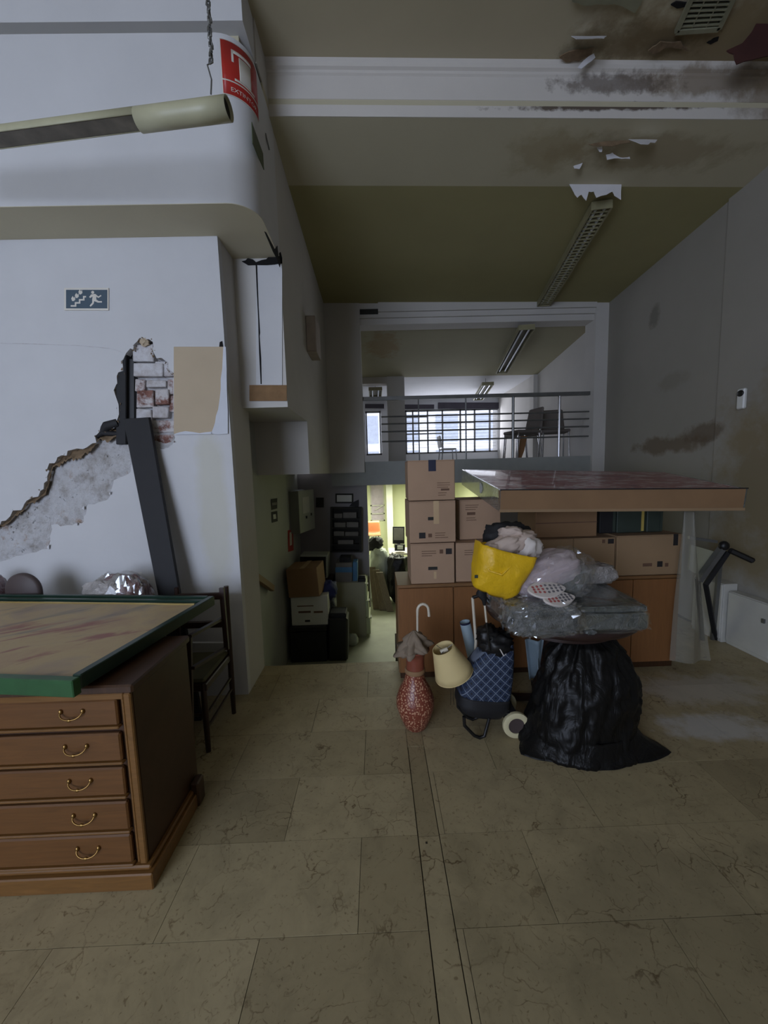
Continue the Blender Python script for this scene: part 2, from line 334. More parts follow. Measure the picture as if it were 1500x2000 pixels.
    def build(s, name, mat, parent=None, smooth=False, bevel=0, thick=0, sub=0, loc=None):
        if not isinstance(mat, bpy.types.Material): mat = MT[mat]
        me = bpy.data.meshes.new(name)
        if parent is not None: o0 = WL[parent.name]
        elif loc is not None: o0 = Vector(loc)
        else:
            xs = [p.x for p in s.v]; ys = [p.y for p in s.v]; zs = [p.z for p in s.v]
            o0 = Vector(((min(xs)+max(xs))/2, (min(ys)+max(ys))/2, min(zs)))
        bm = bmesh.new(); vv = [bm.verts.new(p-o0) for p in s.v]
        for f in s.f:
            try: bm.faces.new([vv[i] for i in f])
            except ValueError: pass
        bmesh.ops.remove_doubles(bm, verts=bm.verts, dist=1e-5)
        bmesh.ops.recalc_face_normals(bm, faces=bm.faces)
        if bevel: bmesh.ops.bevel(bm, geom=[e for e in bm.edges if len(e.link_faces) == 2 and e.calc_face_angle(0) > .6], offset=bevel, segments=1, affect='EDGES', clamp_overlap=True)
        if smooth:
            for f in bm.faces: f.smooth = True
        bm.to_mesh(me); bm.free(); me.materials.append(mat)
        if smooth and smooth != 'all':
            me.set_sharp_from_angle(angle=R(50))
        o = bpy.data.objects.new(name, me); COL.objects.link(o)
        if parent is not None: o.parent = parent
        else: o.location = o0
        WL[o.name] = o0
        if thick:
            md = o.modifiers.new('thickness', 'SOLIDIFY'); md.thickness = thick; md.offset = 0
        if sub:
            md = o.modifiers.new('smooth', 'SUBSURF'); md.levels = md.render_levels = sub
        return o
def B(*a): return MB().box(*a)
def OB(*a, **k): return MB().obox(*a, **k)
def tag(o, label, cat, group=None, kind=None):
    o['label'] = label; o['category'] = cat
    if group: o['group'] = group
    if kind: o['kind'] = kind
    return o
def thing(name, label, cat, loc, group=None):
    o = bpy.data.objects.new(name, None); COL.objects.link(o); o.location = loc; o.empty_display_size = .1
    WL[o.name] = Vector(loc); return tag(o, label, cat, group)
def struct(name, mb, mat, label=None, parent=None, **k):
    o = mb.build(name, mat, parent, loc=(0, 0, 0) if parent is None else None, **k); o['kind'] = 'structure'
    if label: o['label'] = label
    if label and parent is None: o['category'] = name.split('_')[0]
    return o
def copy_tree(o, loc, rz=0, label=None, parent=None):
    c = o.copy(); COL.objects.link(c)
    if parent is not None: c.parent = parent
    else:
        c.location = loc; c.rotation_euler = (0, 0, rz); WL[c.name] = Vector(loc)
    if label: c['label'] = label
    for ch in o.children: copy_tree(ch, None, parent=c)
    return c
def text_mesh(txt, size):
    cu = bpy.data.curves.new('lettering', 'FONT'); cu.body = txt; cu.size = size; cu.align_x = 'CENTER'; cu.extrude = 0; cu.resolution_u = 2
    ob = bpy.data.objects.new('lettering', cu); COL.objects.link(ob)
    me = ob.to_mesh(); vs = [v.co.copy() for v in me.vertices]; fs = [tuple(p.vertices) for p in me.polygons]
    ob.to_mesh_clear(); bpy.data.objects.remove(ob); bpy.data.curves.remove(cu)
    return vs, fs
def outline_slab(outer, holes, y0, y1):
    """flat slab in the XZ plane with holes, between depths y0 and y1"""
    cu = bpy.data.curves.new('slab', 'CURVE'); cu.dimensions = '2D'; cu.fill_mode = 'BOTH'; cu.extrude = abs(y1-y0)/2
    for pts in [outer]+holes:
        sp = cu.splines.new('POLY'); sp.points.add(len(pts)-1); sp.use_cyclic_u = True
        for q, (x, z) in zip(sp.points, pts): q.co = (x, z, 0, 1)
    ob = bpy.data.objects.new('slab', cu); COL.objects.link(ob); me = ob.to_mesh()
    mb = MB(); ym = (y0+y1)/2
    mb.add([(v.co.x, ym+v.co.z, v.co.y) for v in me.vertices], [tuple(p.vertices) for p in me.polygons])
    ob.to_mesh_clear(); bpy.data.objects.remove(ob); bpy.data.curves.remove(cu)
    return mb

# ================================================================== THE SETTING
XL, XR, YM, ZLOW = -.573, 2.78, 4.9, -.6
fl = struct('floor', B(-4, 2.95, -4, 2.74, -.7, -.006).box(.12, 2.95, 2.74, 3.25, -.7, -.006).box(1.6, 2.95, 3.25, 5.0, -.7, -.006), 'grout', 'beige veined marble tile floor with dark joints')
TW, TD, ST0, ST1 = .625, .312, .118, .203
tile_cache = {}
def tile(x0, x1, y0, y1):
    g = .0009; w, d = round(x1-x0-2*g, 4), round(y1-y0-2*g, 4)
    if w < .006 or d < .006: return
    if (w, d) not in tile_cache:
        o = B(x0+g, x1-g, y0+g, y1-g, -.02, 0).build('tile', 'tile', None); o.location = (0, 0, 0)
        me = o.data; cx, cy = (x0+x1)/2, (y0+y1)/2
        tile_cache[(w, d)] = me
    else:
        o = bpy.data.objects.new('tile', tile_cache[(w, d)]); COL.objects.link(o)
    o.parent = fl; o.location = ((x0+x1)/2, (y0+y1)/2, -.02+random.uniform(-.0006, .0006)); WL[o.name] = o.location.copy()
rows = [(1.043+TD*i, 1.043+TD*(i+1), (-.1 if i % 2 == 0 else -.4)) for i in range(-6, 5)]
rows += [(2.603, 2.74, -.26)]
for (ya, yb, j0) in rows:
    k0 = j0-TW*4
    while k0 < 2.75:
        a, b = max(k0, -2.3), min(k0+TW, 2.775); k0 += TW
        if b-a < .01: continue
        if yb < 1.86 and a < ST1 and b > ST0:
            tile(a, ST0, ya, yb); tile(ST1, b, ya, yb)
        elif ya < 1.84 < yb and a < ST1 and b > ST0:
            tile(a, ST0, ya, yb); tile(ST1, b, ya, yb); tile(ST0, ST1, 1.84, yb)
        else: tile(a, b, ya, yb)
for i in range(4):
    for k in range(3): tile(1.62+k*.38, 2.0+k*.38, 2.74+i*TD, 2.74+(i+1)*TD)
strip = [-.9, .55, 1.35, 1.84]
for a, b in zip(strip, strip[1:]):
    o = B(ST0+.003, ST1-.0025, a+.001, b-.001, -.02, -.0015).build('strip', 'tile', fl)
B(.145, .152, 1.32, 1.327, -.0015, .0005).build('strip_screw', 'grout', fl)
# way down to the lower room
struct('floor_steps', B(-1.02, .12, 2.74, 3.02, -.6, -.2).box(-1.02, .12, 3.02, 3.3, -.6, -.4), 'lower_floor', 'steps going down behind the marble floor edge')
struct('floor_lower', B(-1.1, 1.6, 2.9, 8.1, ZLOW-.1, ZLOW), 'lower_floor', 'pale green floor of the lower room')
struct('trim_1', B(-.872, .12, 2.735, 2.752, -.6, -.012), 'concrete', 'riser under the marble floor edge').location = (0, 0, 0)

# ---- left wall with the broken plaster
YW = 2.375
def wz(px, py, Y=YW):
    p = aY(px, py, Y); return (p.x, p.z)
up = [(-90, 1075), (-60, 1058), (-30, 1042), (0, 1025), (20, 1008), (45, 990), (62, 972), (85, 955), (92, 930), (96, 905), (112, 893), (130, 890), (150, 876), (180, 866), (190, 848), (215, 838), (228, 822),
      (232, 800), (222, 762), (228, 735), (240, 715), (246, 690), (262, 672), (276, 660), (292, 663), (298, 680), (306, 700), (322, 704), (332, 722), (338, 740)]
dn = [(340, 850), (345, 864), (330, 874), (300, 880), (275, 886), (258, 905), (252, 925), (222, 938), (216, 962), (205, 978), (172, 985), (168, 1005), (160, 1022), (130, 1026), (100, 1025), (98, 1050), (95, 1072), (60, 1080), (20, 1092), (-30, 1104), (-90, 1130)]
def rough_line(pts, amp, n=3):
    out = []
    for (a, b) in zip(pts, pts[1:]):
        for k in range(n):
            t = k/n; q = (a[0]+(b[0]-a[0])*t, a[1]+(b[1]-a[1])*t)
            if k: q = (q[0]+random.uniform(-amp, amp), q[1]+random.uniform(-amp, amp))
            out.append(q)
    return out+[pts[-1]]
upr, dnr = rough_line(up, 5.0), rough_line(dn, 3.0)
hole = [wz(*p) for p in upr+dnr]
wl = struct('wall_left', outline_slab([(-4, 0), (-.872, 0), (-.872, 2.787), (-4, 2.787)], [hole], YW, YW+.05), 'wall_white', 'white left wall with a jagged hole down to the bricks')
struct('wall_core', B(-4, -.91, YW+.12, YW+.22, 0, 2.787), 'rubble', parent=wl)
struct('wall_end', B(-.905, -.872, YW+.05, 2.735, 0, 2.787), 'wall_grey', parent=wl)
def interp(pts, x):
    for a, b in zip(pts, pts[1:]):
        if a[0] <= x <= b[0]: return a[1]+(b[1]-a[1])*(x-a[0])/max(1e-6, b[0]-a[0])
    return pts[-1][1]
up_m = [p for p in up if p[0] <= 180]+[(200, 846), (232, 846), (300, 848)]
dn_m = sorted(dn, key=lambda p: p[0])
def band(u, v):
    x = -88+u*(350-(-88)); yu = interp(up_m, x)-14; yl = interp(dn_m, x)+10
    y = yl+(yu-yl)*v; X, Z = wz(x, y)
    dep = .006+.048*max(0, v-.25)**.8 + .012*noise.fractal(Vector((X*9, Z*9, 3)), 1, 2, 5)
    return (X, YW+max(.004, dep), Z)
MB().grid(band, 90, 30).build('broken_undercoat', 'rubble', wl, smooth='all')
# bare brown layer under the lip, and the crumbled lip itself
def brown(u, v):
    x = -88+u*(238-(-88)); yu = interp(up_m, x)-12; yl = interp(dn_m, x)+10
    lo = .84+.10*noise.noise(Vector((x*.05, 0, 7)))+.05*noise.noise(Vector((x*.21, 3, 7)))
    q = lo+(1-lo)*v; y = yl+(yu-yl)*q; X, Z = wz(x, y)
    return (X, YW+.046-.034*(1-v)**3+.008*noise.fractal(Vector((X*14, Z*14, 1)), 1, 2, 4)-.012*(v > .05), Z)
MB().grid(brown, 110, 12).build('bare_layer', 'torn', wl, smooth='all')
mb = MB()
for p in upr[:86]:
    for _ in range(3):
        c = aY(p[0]+random.uniform(-3, 5), p[1]+random.uniform(-2, 7), YW+random.uniform(-.003, .03)); r = random.uniform(.003, .012)
        vs4 = [c+Vector((random.uniform(-1, 1), random.uniform(-.8, .8), random.uniform(-1, 1)))*r for _ in range(4)]
        mb.add(vs4, [(0, 1, 2), (0, 3, 1), (1, 3, 2), (0, 2, 3)])
mb.build('torn_edge', 'torn', wl)
mb = MB()
for _ in range(170):
    x = random.uniform(-60, 255); t = random.uniform(.05, .8); y = interp(up_m, x)*t+interp(dn_m, x)*(1-t)
    c = Vector(aY(x, y, YW+.004+.03*t)); r = random.uniform(.004, .013)
    mb.add([c+Vector((random.uniform(-1, 1), random.uniform(-.5, .3), random.uniform(-1, 1)))*r for _ in range(4)], [(0, 1, 2), (0, 3, 1), (1, 3, 2), (0, 2, 3)])
mb.build('loose_crumbs', 'rubble', wl)
MB().blob(aY(282, 668, YW+.01), (.028, .015, .022), .5, 3, 16, 10, seed=4).build('torn_flap', 'board', wl)
def pxbox(x0, x1, y0, y1, Ya, Yb, j=0):
    c = [aY(x0, y1, Ya), aY(x1, y1, Ya), aY(x1, y0, Ya), aY(x0, y0, Ya)]
    c = [p+Vector((random.uniform(-j, j), random.uniform(-j, j), random.uniform(-j, j))) for p in c]
    return MB().prism(c, (0, Yb-Ya, 0))
pxbox(224, 262, 672, 860, YW+.075, YW+.11).build('dark_recess', 'void', wl)
pxbox(226, 246, 690, 868, YW+.004, YW+.07).build('dark_upright', 'black_m', wl, bevel=.004)
pxbox(244, 263, 700, 866, YW+.03, YW+.075).build('dark_upright', 'black', wl, bevel=.004)
MB().tube([aY(196, 849, YW+.03), aY(210, 832, YW+.01), aY(232, 826, YW+.02)], [.018, .03, .03], 10).build('broken_conduit', 'black_m', wl, smooth=True)
MB().tube([aY(182, 858, YW+.03), aY(200, 846, YW+.01), aY(240, 848, YW+.02)], [.01, .016, .016], 10).build('broken_conduit', 'black_m', wl, smooth=True)
for (x0, x1, y0, y1, d, mt) in [(258, 300, 672, 706, .02, 'brick_w'), (260, 318, 708, 736, .018, 'brick_w'), (300, 342, 706, 736, .03, 'brick_w'), (284, 326, 742, 758, .02, 'brick_w'), (262, 284, 740, 764, .035, 'brick'), (326, 345, 740, 770, .03, 'brick'),
        (264, 300, 762, 796, .02, 'brick'), (302, 330, 760, 790, .016, 'brick'), (330, 346, 772, 806, .035, 'brick'), (266, 296, 798, 826, .016, 'brick_w'), (296, 328, 792, 818, .02, 'brick_w'), (290, 345, 820, 846, .03, 'brick'), (298, 346, 848, 872, .022, 'brick')]:
    pxbox(x0+1, x1-1, y0+1, y1-1, YW+d, YW+.1, .004).build('brick', mt, wl, bevel=.004)
pxbox(258, 346, 664, 880, YW+.06, YW+.11).build('mortar_bed', 'rubble', wl)
for (px, py, s) in [(162, 990, .016), (93, 1066, .018), (150, 1022, .012), (214, 962, .012)]:
    p = aY(px, py, YW-.004); MB().prism([p, p+Vector((s, -.012, s*.5)), p+Vector((s*.6, -.006, -s*1.2)), p+Vector((-s*.4, 0, -s*.6))], (0, .004, 0)).build('plaster_flake', 'paint_flake', wl)
MB().prism([aY(x, y, YW-.0008) for x, y in [(-40, 669), (60, 671), (150, 674), (215, 680), (244, 689), (215, 681.2), (150, 675), (60, 672), (-40, 670)]], (0, .0012, 0)).build('hairline_crack', 'brick_w', wl)
b = pxbox(339, 441, 677, 847, YW-.008, YW); pb = b.build('patch_board', 'board', wl, bevel=.002)
sm = [(436, 677), (441, 677), (443, 760), (445, 847), (412, 847), (420, 825), (426, 800), (431, 760), (434, 720)]
MB().prism([aY(x, y, YW-.010) for x, y in rough_line(sm, 1.5, 2)], (0, .003, 0)).build('spackle', 'spackle', pb)
MB().prism([aY(x, y, YW-.010) for x, y in rough_line([(342, 847), (362, 842), (390, 846), (414, 843), (414, 848), (342, 849)], .8, 2)], (0, .003, 0)).build('spackle', 'spackle', pb)
MB().prism([aY(x, y, YW-.003) for x, y in [(429, 668), (434, 666), (436, 678), (428, 677)]], (0, .004, 0)).build('chipped_corner', 'void', wl)

# ---- bulkhead above it: flat front, rounded corner, groove, beam
def bulk_outline(r=.147, n=8):
    cx, cy = XL-r, 2.11+r
    return [(-4, 2.11)]+[(cx+r*sin(a), cy-r*cos(a)) for a in [pi/2*k/n for k in range(n+1)]]
bo = bulk_outline()
mb = MB().prism([(x, y, 2.787) for x, y in bo+[(XL, 2.613), (-4, 2.613)]], (0, 0, 3.555-2.787))
bk = struct('wall_bulkhead', mb, 'wall_white', 'white bulkhead with a rounded corner above the left wall', smooth=True)
struct('bulkhead_soffit', MB().prism([(x, y, 2.784) for x, y in bo+[(XL, 2.612), (-.871, 2.612), (-.871, 2.374), (-4, 2.374)]], (0, 0, .0028)), 'soffit', parent=bk)
struct('bulkhead_groove', B(-4, XL-.05, 2.17, 2.4, 3.555, 3.60).box(-4, XL, 2.40, 2.613, 3.555, 3.6), 'ceiling_olive', parent=bk)
struct('upper_beam', B(-4, XL-.008, 2.105, 2.5, 3.60, 4.3), 'wall_white', parent=bk)
wu = struct('wall_left_upper', B(-1.02, XL, 2.613, 3.33, 1.856, 3.52).box(-1.02, XL, 3.33, 4.87, 1.412, 3.52).box(-1.02, XL, 2.30, 2.613, 3.60, 4.3), 'wall_grey', 'grey upper left wall running back to the mezzanine')
# cracked boarded panel on the end of that wall
pxbox(500, 551, 516, 752, 2.606, 2.612).build('cracked_panel', 'wall_white', wu)
MB().prism([aY(x, y, 2.604) for x, y in [(499, 512), (502, 514), (505, 600), (508, 650), (507, 656), (510, 700), (511, 750), (509, 750), (506, 690), (504, 620), (501, 560)]], (0, .003, 0)).build('crack', 'void', wu)
pb = pxbox(487, 560, 752, 783, 2.605, 2.611); pb.build('bare_patch', 'raw_brown', wu)
MB().prism([aY(x, y, 2.600) for x, y in rough_line([(472, 510), (484, 504), (500, 512), (520, 506), (530, 500), (548, 492), (551, 514), (536, 516), (505, 517), (484, 517)], 2, 2)], (0, .006, 0)).build('corner_break', 'void', wu)
MB().prism([aX(x, y, XL+.003) for x, y in [(516, 452), (519, 454), (536, 487), (541, 480), (543, 500), (549, 502), (546, 522), (540, 505), (533, 492)]], (.003, 0, 0)).build('corner_crack', 'void', wu)
p = aX(519, 272, XL); MB().bar(p+Vector((0, 0, .03)), p+Vector((.012, .02, -.04)), .008).build('bent_nail', 'steel', wu)

# ---- right wall
wr = struct('wall_right', MB().hexa([(2.80, 3.14, -.05), (3.1, 3.14, -.05), (3.1, 4.95, -.05), (2.905, 4.95, -.05), (2.80, 3.14, 3.6), (3.1, 3.14, 3.6), (3.1, 4.95, 3.6), (2.905, 4.95, 3.6)]).box(XR, 3.1, -4, 3.14, -.05, 4.3), 'wall_right', 'dim stained right wall')
pxw = aX(1380, 937, 2.82); OB(pxw, (.02, .05, .035)).build('wall_socket', 'black_m', wr)

# ---- ceilings
zt = lambda x: -.018*(x-.3)
def sheet(y0, z0, y1, z1, mat, name, label, x0=-1.1, x1=3.1, th=.12):
    return struct(name, MB().hexa([(x0, y0, z0+zt(x0)), (x1, y0, z0+zt(x1)), (x1, y1, z1+zt(x1)), (x0, y1, z1+zt(x0)),
        (x0, y0, z0+zt(x0)+th), (x1, y0, z0+zt(x1)+th), (x1, y1, z1+zt(x1)+th), (x0, y1, z1+zt(x0)+th)]), mat, label)
cn = sheet(-4, 3.80, 2.56, 3.80, 'ceiling_near', 'ceiling', 'water stained peeling ceiling nearest the camera', x0=-4)
cm = sheet(2.528, 3.518, 3.02, 3.475, 'ceiling_olive', 'ceiling_middle', 'short sloping ceiling strip behind the white beam')
cf = sheet(3.02, 3.475, 4.96, 3.43, 'ceiling_dark', 'ceiling_rear', 'dark olive ceiling over the rear of the hall')
tb = MB()
prof = [(2.62, 3.53), (2.525, 3.517), (2.525, 3.580), (2.545, 3.588), (2.545, 3.604), (2.525, 3.612), (2.525, 3.735), (2.515, 3.742), (2.515, 3.757), (2.50, 3.764), (2.50, 3.785), (2.49, 3.80), (2.62, 3.82)]
n = len(prof); vs = [(x, y, z+zt(x)) for x in (XL, XR) for y, z in prof]
tb.add(vs, [tuple(range(n)), tuple(range(2*n-1, n-1, -1))]+[(i, (i+1) % n, n+(i+1) % n, n+i) for i in range(n)])
t2 = struct('trim_2', tb, 'beam_paint', 'white moulded ceiling beam with black mould stains')
# peeling paint, hanging flakes
def flake(parent, pts, d=(0, .003, 0), mat='paint_flake'):
    return MB().prism(pts, d).build('paint_flake', mat, parent)
def hang(parent, px, Y, j=1.2, curl=.0, mat='paint_flake'):
    zc_ = 3.80+zt(1.7) if parent is cn else 3.495+zt(1.7)
    if Y != 3.0: Y = aZ(*min(px, key=lambda q: q[1]), zc_).y-.006
    ps = [aY(x, y, Y) for x, y in rough_line(px, j, 2)]; zmax = max(p.z for p in ps)
    for p in ps: p.y += curl*(zmax-p.z)*8
    return flake(parent, ps, mat=mat)
hang(cm, [(1110, 356), (1130, 352), (1214, 360), (1213, 390), (1200, 382), (1196, 374), (1185, 380), (1165, 386), (1160, 374), (1150, 374), (1145, 392), (1136, 380), (1128, 386), (1120, 374)], 3.0)
hang(cm, [(1228, 272), (1282, 275), (1270, 290), (1262, 288), (1252, 299), (1240, 297), (1236, 286)], 2.75, curl=-.1)
hang(cm, [(1184, 302), (1196, 298), (1204, 304), (1216, 308), (1230, 306), (1231, 310), (1214, 310), (1200, 309), (1186, 312)], 2.82)
hang(cm, [(1166, 288), (1176, 286), (1176, 296), (1171, 296)], 2.74); hang(cm, [(1120, 324), (1138, 318), (1132, 330), (1122, 329)], 2.85)
hang(cm, [(1150, 282), (1180, 276), (1230, 274), (1232, 278), (1195, 286), (1160, 285)], 2.73, mat='torn')
hang(cn, [(1116, 70), (1150, 74), (1184, 72), (1170, 94), (1160, 92), (1148, 96), (1116, 98)], 2.33, curl=-.1)
hang(cn, [(1128, 132), (1140, 118), (1160, 104), (1163, 112), (1148, 124), (1136, 134)], 2.46)
hang(cn, [(1118, -10), (1180, -6), (1256, -4), (1250, 6), (1200, 10), (1150, 14), (1128, 8)], 2.06, mat='ceiling_near', curl=-.05) if False else None
def patch(pxs, z, mat, parent, name='peeled_layer', th=.006, j=2.5):
    ps = [aZ(x, y, z) for x, y in rough_line(pxs, j, 3)]
    return MB().prism(ps, (0, 0, th)).build(name, mat, parent)
zc = 3.80+zt(2.0)
patch([(1118, 4), (1150, 12), (1200, 8), (1240, 26), (1254, 2), (1262, -40), (1110, -40)], zc-.012, 'grille', cn)
patch([(1266, 100), (1290, 82), (1330, 82), (1345, 100), (1310, 92), (1275, 106)], zc-.014, 'torn', cn)
patch([(1092, 112), (1110, 102), (1160, 94), (1150, 112), (1130, 120), (1105, 122)], zc-.004, 'torn', cn)
patch([(1310, 10), (1320, 4), (1345, 6), (1340, 14), (1322, 17)], zc-.002, 'void', cn, 'ceiling_hole', j=.6)
patch([(1380, 84), (1392, 76), (1404, 72), (1402, 80), (1388, 87)], zc-.002, 'void', cn, 'ceiling_hole', j=.6)
ps = [aY(x, y, 2.30) for x, y in rough_line([(1420, 98), (1434, 105), (1440, 125), (1470, 116), (1520, 106), (1540, 40), (1500, 18), (1490, 24), (1470, 60), (1450, 84)], 1.5, 2)]
MB().prism(ps, (0, .006, 0)).build('hanging_torn_layer', 'rust_flake', cn)

# ---- mezzanine
fm = struct('floor_mezzanine', B(XL, 2.95, 4.9, 9.4, 1.247, 1.543), 'concrete', 'grey mezzanine slab edge above the boxes')
struct('wall_mezzanine_left', B(XL-.02, -.145, 4.86, 5.12, 1.412, 3.5), 'wall_grey', 'wide grey column at the left end of the mezzanine')
struct('wall_mezzanine_right', B(2.74, 2.95, 4.86, 5.1, 1.543, 3.5).box(2.74, 2.95, 4.86, 4.9, 1.2, 1.543), 'wall_grey', 'narrow grey column at the right end of the mezzanine')
t3 = struct('trim_3', B(-.145, 2.74, 4.87, 5.05, 3.27, 3.50).box(.08, 2.74, 4.84, 4.87, 3.33, 3.44).box(-.145, 2.74, 4.90, 5.1, 3.20, 3.27), 'wall_grey', 'grey beam over the mezzanine opening')
B(-.14, .08, 4.862, 4.869, 3.31, 3.37).build('beam_slot', 'niche', t3)
struct('wall_mezzanine_side', MB().box(2.85, 3.0, 5.1, 9.4, 1.543, 3.4), 'wall_grey', 'mezzanine side wall behind the chairs')
struct('wall_mezzanine_far_side', B(-.9, -.75, 5.0, 9.4, 1.4, 3.4), 'wall_grey', 'mezzanine left side wall')
struct('ceiling_mezzanine', MB().hexa([(-.9, 5.0, 3.24), (3.0, 5.0, 3.22), (3.0, 6.85, 3.02), (-.9, 6.85, 3.04), (-.9, 5.0, 3.4), (3.0, 5.0, 3.4), (3.0, 6.85, 3.4), (-.9, 6.85, 3.4)]), 'mezz_ceiling', 'stained mezzanine ceiling')
struct('ceiling_far_room', B(-.9, 3.0, 6.85, 9.4, 3.05, 3.4), 'far_white', 'white ceiling of the far room')
pc = aY(757, 800, 6.9); pd = aY(790, 800, 6.9)
struct('wall_far_column', B(pc.x, pd.x, 6.8, 7.05, 1.543, 3.04).box(-.75, pc.x, 6.82, 7.0, 2.93, 3.04), 'wall_grey', 'square column between the two far openings')
struct('wall_far_jamb', B(2.78, 2.85, 6.82, 7.0, 1.543, 3.02), 'wall_grey', 'right jamb of the far opening')
YF = 9.0
wa, wb = aY(791, 801, YF), aY(990, 882, YF); wc, we = aY(713, 801, YF), aY(746, 885, YF)
struct('wall_back', B(-.9, 3.0, YF, YF+.12, 1.5, wb.z).box(-.9, 3.0, YF, YF+.12, wa.z, 3.1).box(-.9, wc.x, YF, YF+.12, wb.z, wa.z).box(we.x, wa.x, YF, YF+.12, wb.z, wa.z).box(wb.x, 3.0, YF, YF+.12, wb.z, wa.z), 'far_white', 'far wall with the bright windows')
def window(name, label, x0, x1, z0, z1, vs_, hs_):
    g = B(x0, x1, YF+.055, YF+.061, z0, z1).build(name, 'glass', None, loc=(0, 0, 0)); g['kind'] = 'structure'; g['label'] = label; g['category'] = 'window'
    for a in [x0+.02]+vs_+[x1-.02]: B(a-.016, a+.016, YF+.03, YF+.08, z0, z1).build('mullion', 'steel', g)
    for c in [z0+.02, z1-.02]: B(x0, x1, YF+.03, YF+.08, c-.02, c+.02).build('window_frame', 'steel', g)
    for (c, a, b_) in hs_: B(a, b_, YF+.035, YF+.075, c-.012, c+.012).build('transom', 'steel', g)
    return g
mx = lambda px: aY(px, 840, YF).x
mz = lambda py: aY(890, py, YF).z
w1 = window('window_1', 'wide multi-pane window at the far end of the mezzanine', wa.x, wb.x, wb.z, wa.z, [mx(q) for q in (807, 836, 865, 900, 928, 957.6)],
            [(mz(825), mx(865), mx(928)), (mz(812), mx(791), mx(836)), (mz(845), mx(791), mx(865))])
for q in range(12): MB().bar((wa.x, YF+.16, mz(806+q*6.6)), (wb.x, YF+.16, mz(806+q*6.6)), .006).build('grille_bar', 'steel', w1)
w2 = window('window_2', 'narrow bright window left of the far column', wc.x, we.x, wb.z, wa.z, [], [])
# neighbouring building seen through them
fb = thing('building', 'white building with shutters outside the far windows', 'building', (2, 12.2, 0))
B(-3, 7, 12.2, 12.5, -1, 6).build('facade', 'facade', fb)
for q in range(5):
    for r in range(3): B(-.6+q*1.25, .1+q*1.25, 12.16, 12.2, 1.2+r*1.1, 2.05+r*1.1).build('shutter', 'facade_b', fb)
for (x0, x1, y0, y1) in [(713, 750, 789, 797), (791, 848, 790, 798), (856, 990, 786, 798)]:
    o = pxbox(x0, x1, y0, y1, YF-.06, YF-.005).build('roller_blind', 'blind'); tag(o, {713: 'short dark rolled blind over the narrow window', 791: 'short dark rolled blind beside the far column', 856: 'long dark rolled blind over the wide window'}[x0], 'blind', 'rolled blinds over the far windows')
# railing
rl = thing('railing', 'grey steel railing along the mezzanine edge', 'railing', (1.3, 4.96, 1.543))
ra, rb = aY(735, 777, 4.96), aY(1153, 766, 4.96)
MB().bar((-.145, 4.96, 2.33), (2.74, 4.96, 2.33), .04, .045).build('handrail', 'steel', rl)
for py in (804, 818, 833, 852):
    z = aY(1140, py, 4.96).z; MB().tube([(.08, 4.96, z), (2.74, 4.96, z)], .010, 8).build('rail', 'steel', rl)
for px, r in ((818, .008), (910, .010), (1002, .018), (1092, .018)):
    x = aY(px, 830, 4.96).x; MB().tube([(x, 4.96, 1.543), (x, 4.96, 2.31)], r, 8).build('post', 'chrome' if px == 1092 else 'steel', rl)

# ---- lower room
struct('wall_lower_left', B(-1.12, -1.02, 2.6, 5.0, ZLOW, 1.9).box(-1.12, -.90, 2.6, 2.735, ZLOW, 2.787), 'lower_green', 'dim pale wall beside the steps going down')
dx0, dx1 = -.13, 1.35
struct('wall_lower_back', B(-1.12, dx0, 4.98, 5.1, ZLOW, 1.412).box(dx1, 2.95, 4.98, 5.1, ZLOW, 1.247), 'lower_wall', 'dark grey wall under the mezzanine')
struct('wall_lit_left', B(-.95, -.8, 5.1, 8.1, ZLOW, 1.247), 'lit_white', 'pale wall of the lit lower room')
struct('wall_lit_right', B(1.6, 1.7, 5.1, 8.1, ZLOW, 1.247), 'lit_green', 'green right wall of the lit lower room')
la, lb = aY(722, 945, 7.8), aY(752, 1018, 7.8)
struct('wall_lit_back', outline_slab([(-.95, ZLOW), (1.7, ZLOW), (1.7, 1.25), (-.95, 1.25)], [[(la.x, lb.z), (lb.x, lb.z), (lb.x, 1.2), (la.x, 1.2)]], 7.8, 7.95), 'lit_green', 'yellow green back wall of the lit lower room')
pq = aY(757, 990, 7.5); struct('wall_lit_pier', B(pq.x-.02, pq.x+.10, 7.45, 7.8, ZLOW, 1.247), 'lit_white', 'pale pier beside the lit room window')
g = B(la.x, lb.x, 7.87, 7.876, lb.z, 1.2).build('window_3', 'curtain', None, loc=(0, 0, 0)); g['kind'] = 'structure'; g['label'] = 'lilac frosted window in the lit lower room'; g['category'] = 'window'
zz = aY(740, 987, 7.85).z
for z in (zz, lb.z+.015, aY(740, 1003, 7.85).z): B(la.x, lb.x, 7.84, 7.87, z-.012, z+.012).build('window_bar', 'white_paint', g)
for x in (la.x+.012, lb.x-.012): B(x-.014, x+.014, 7.84, 7.87, lb.z, 1.2).build('window_bar', 'white_paint', g)
MB().bar(aY(733, 996, 7.84), aY(750, 986, 7.84), .02).build('window_stay', 'white_paint', g)
# ---- unseen rest of the shell, with the shopfront opening behind the camera
struct('wall_front', outline_slab([(-4, 0), (2.95, 0), (2.95, 4.3), (-4, 4.3)], [[(-3.8, .3), (-1.2, .3), (-1.2, 3.2), (-3.8, 3.2)]], -4.0, -3.85), 'shell_white', 'street wall with the shopfront opening')
struct('wall_far_left', B(-4.15, -4, -4, 2.6, 0, 4.3), 'shell_white', 'side wall outside the picture')

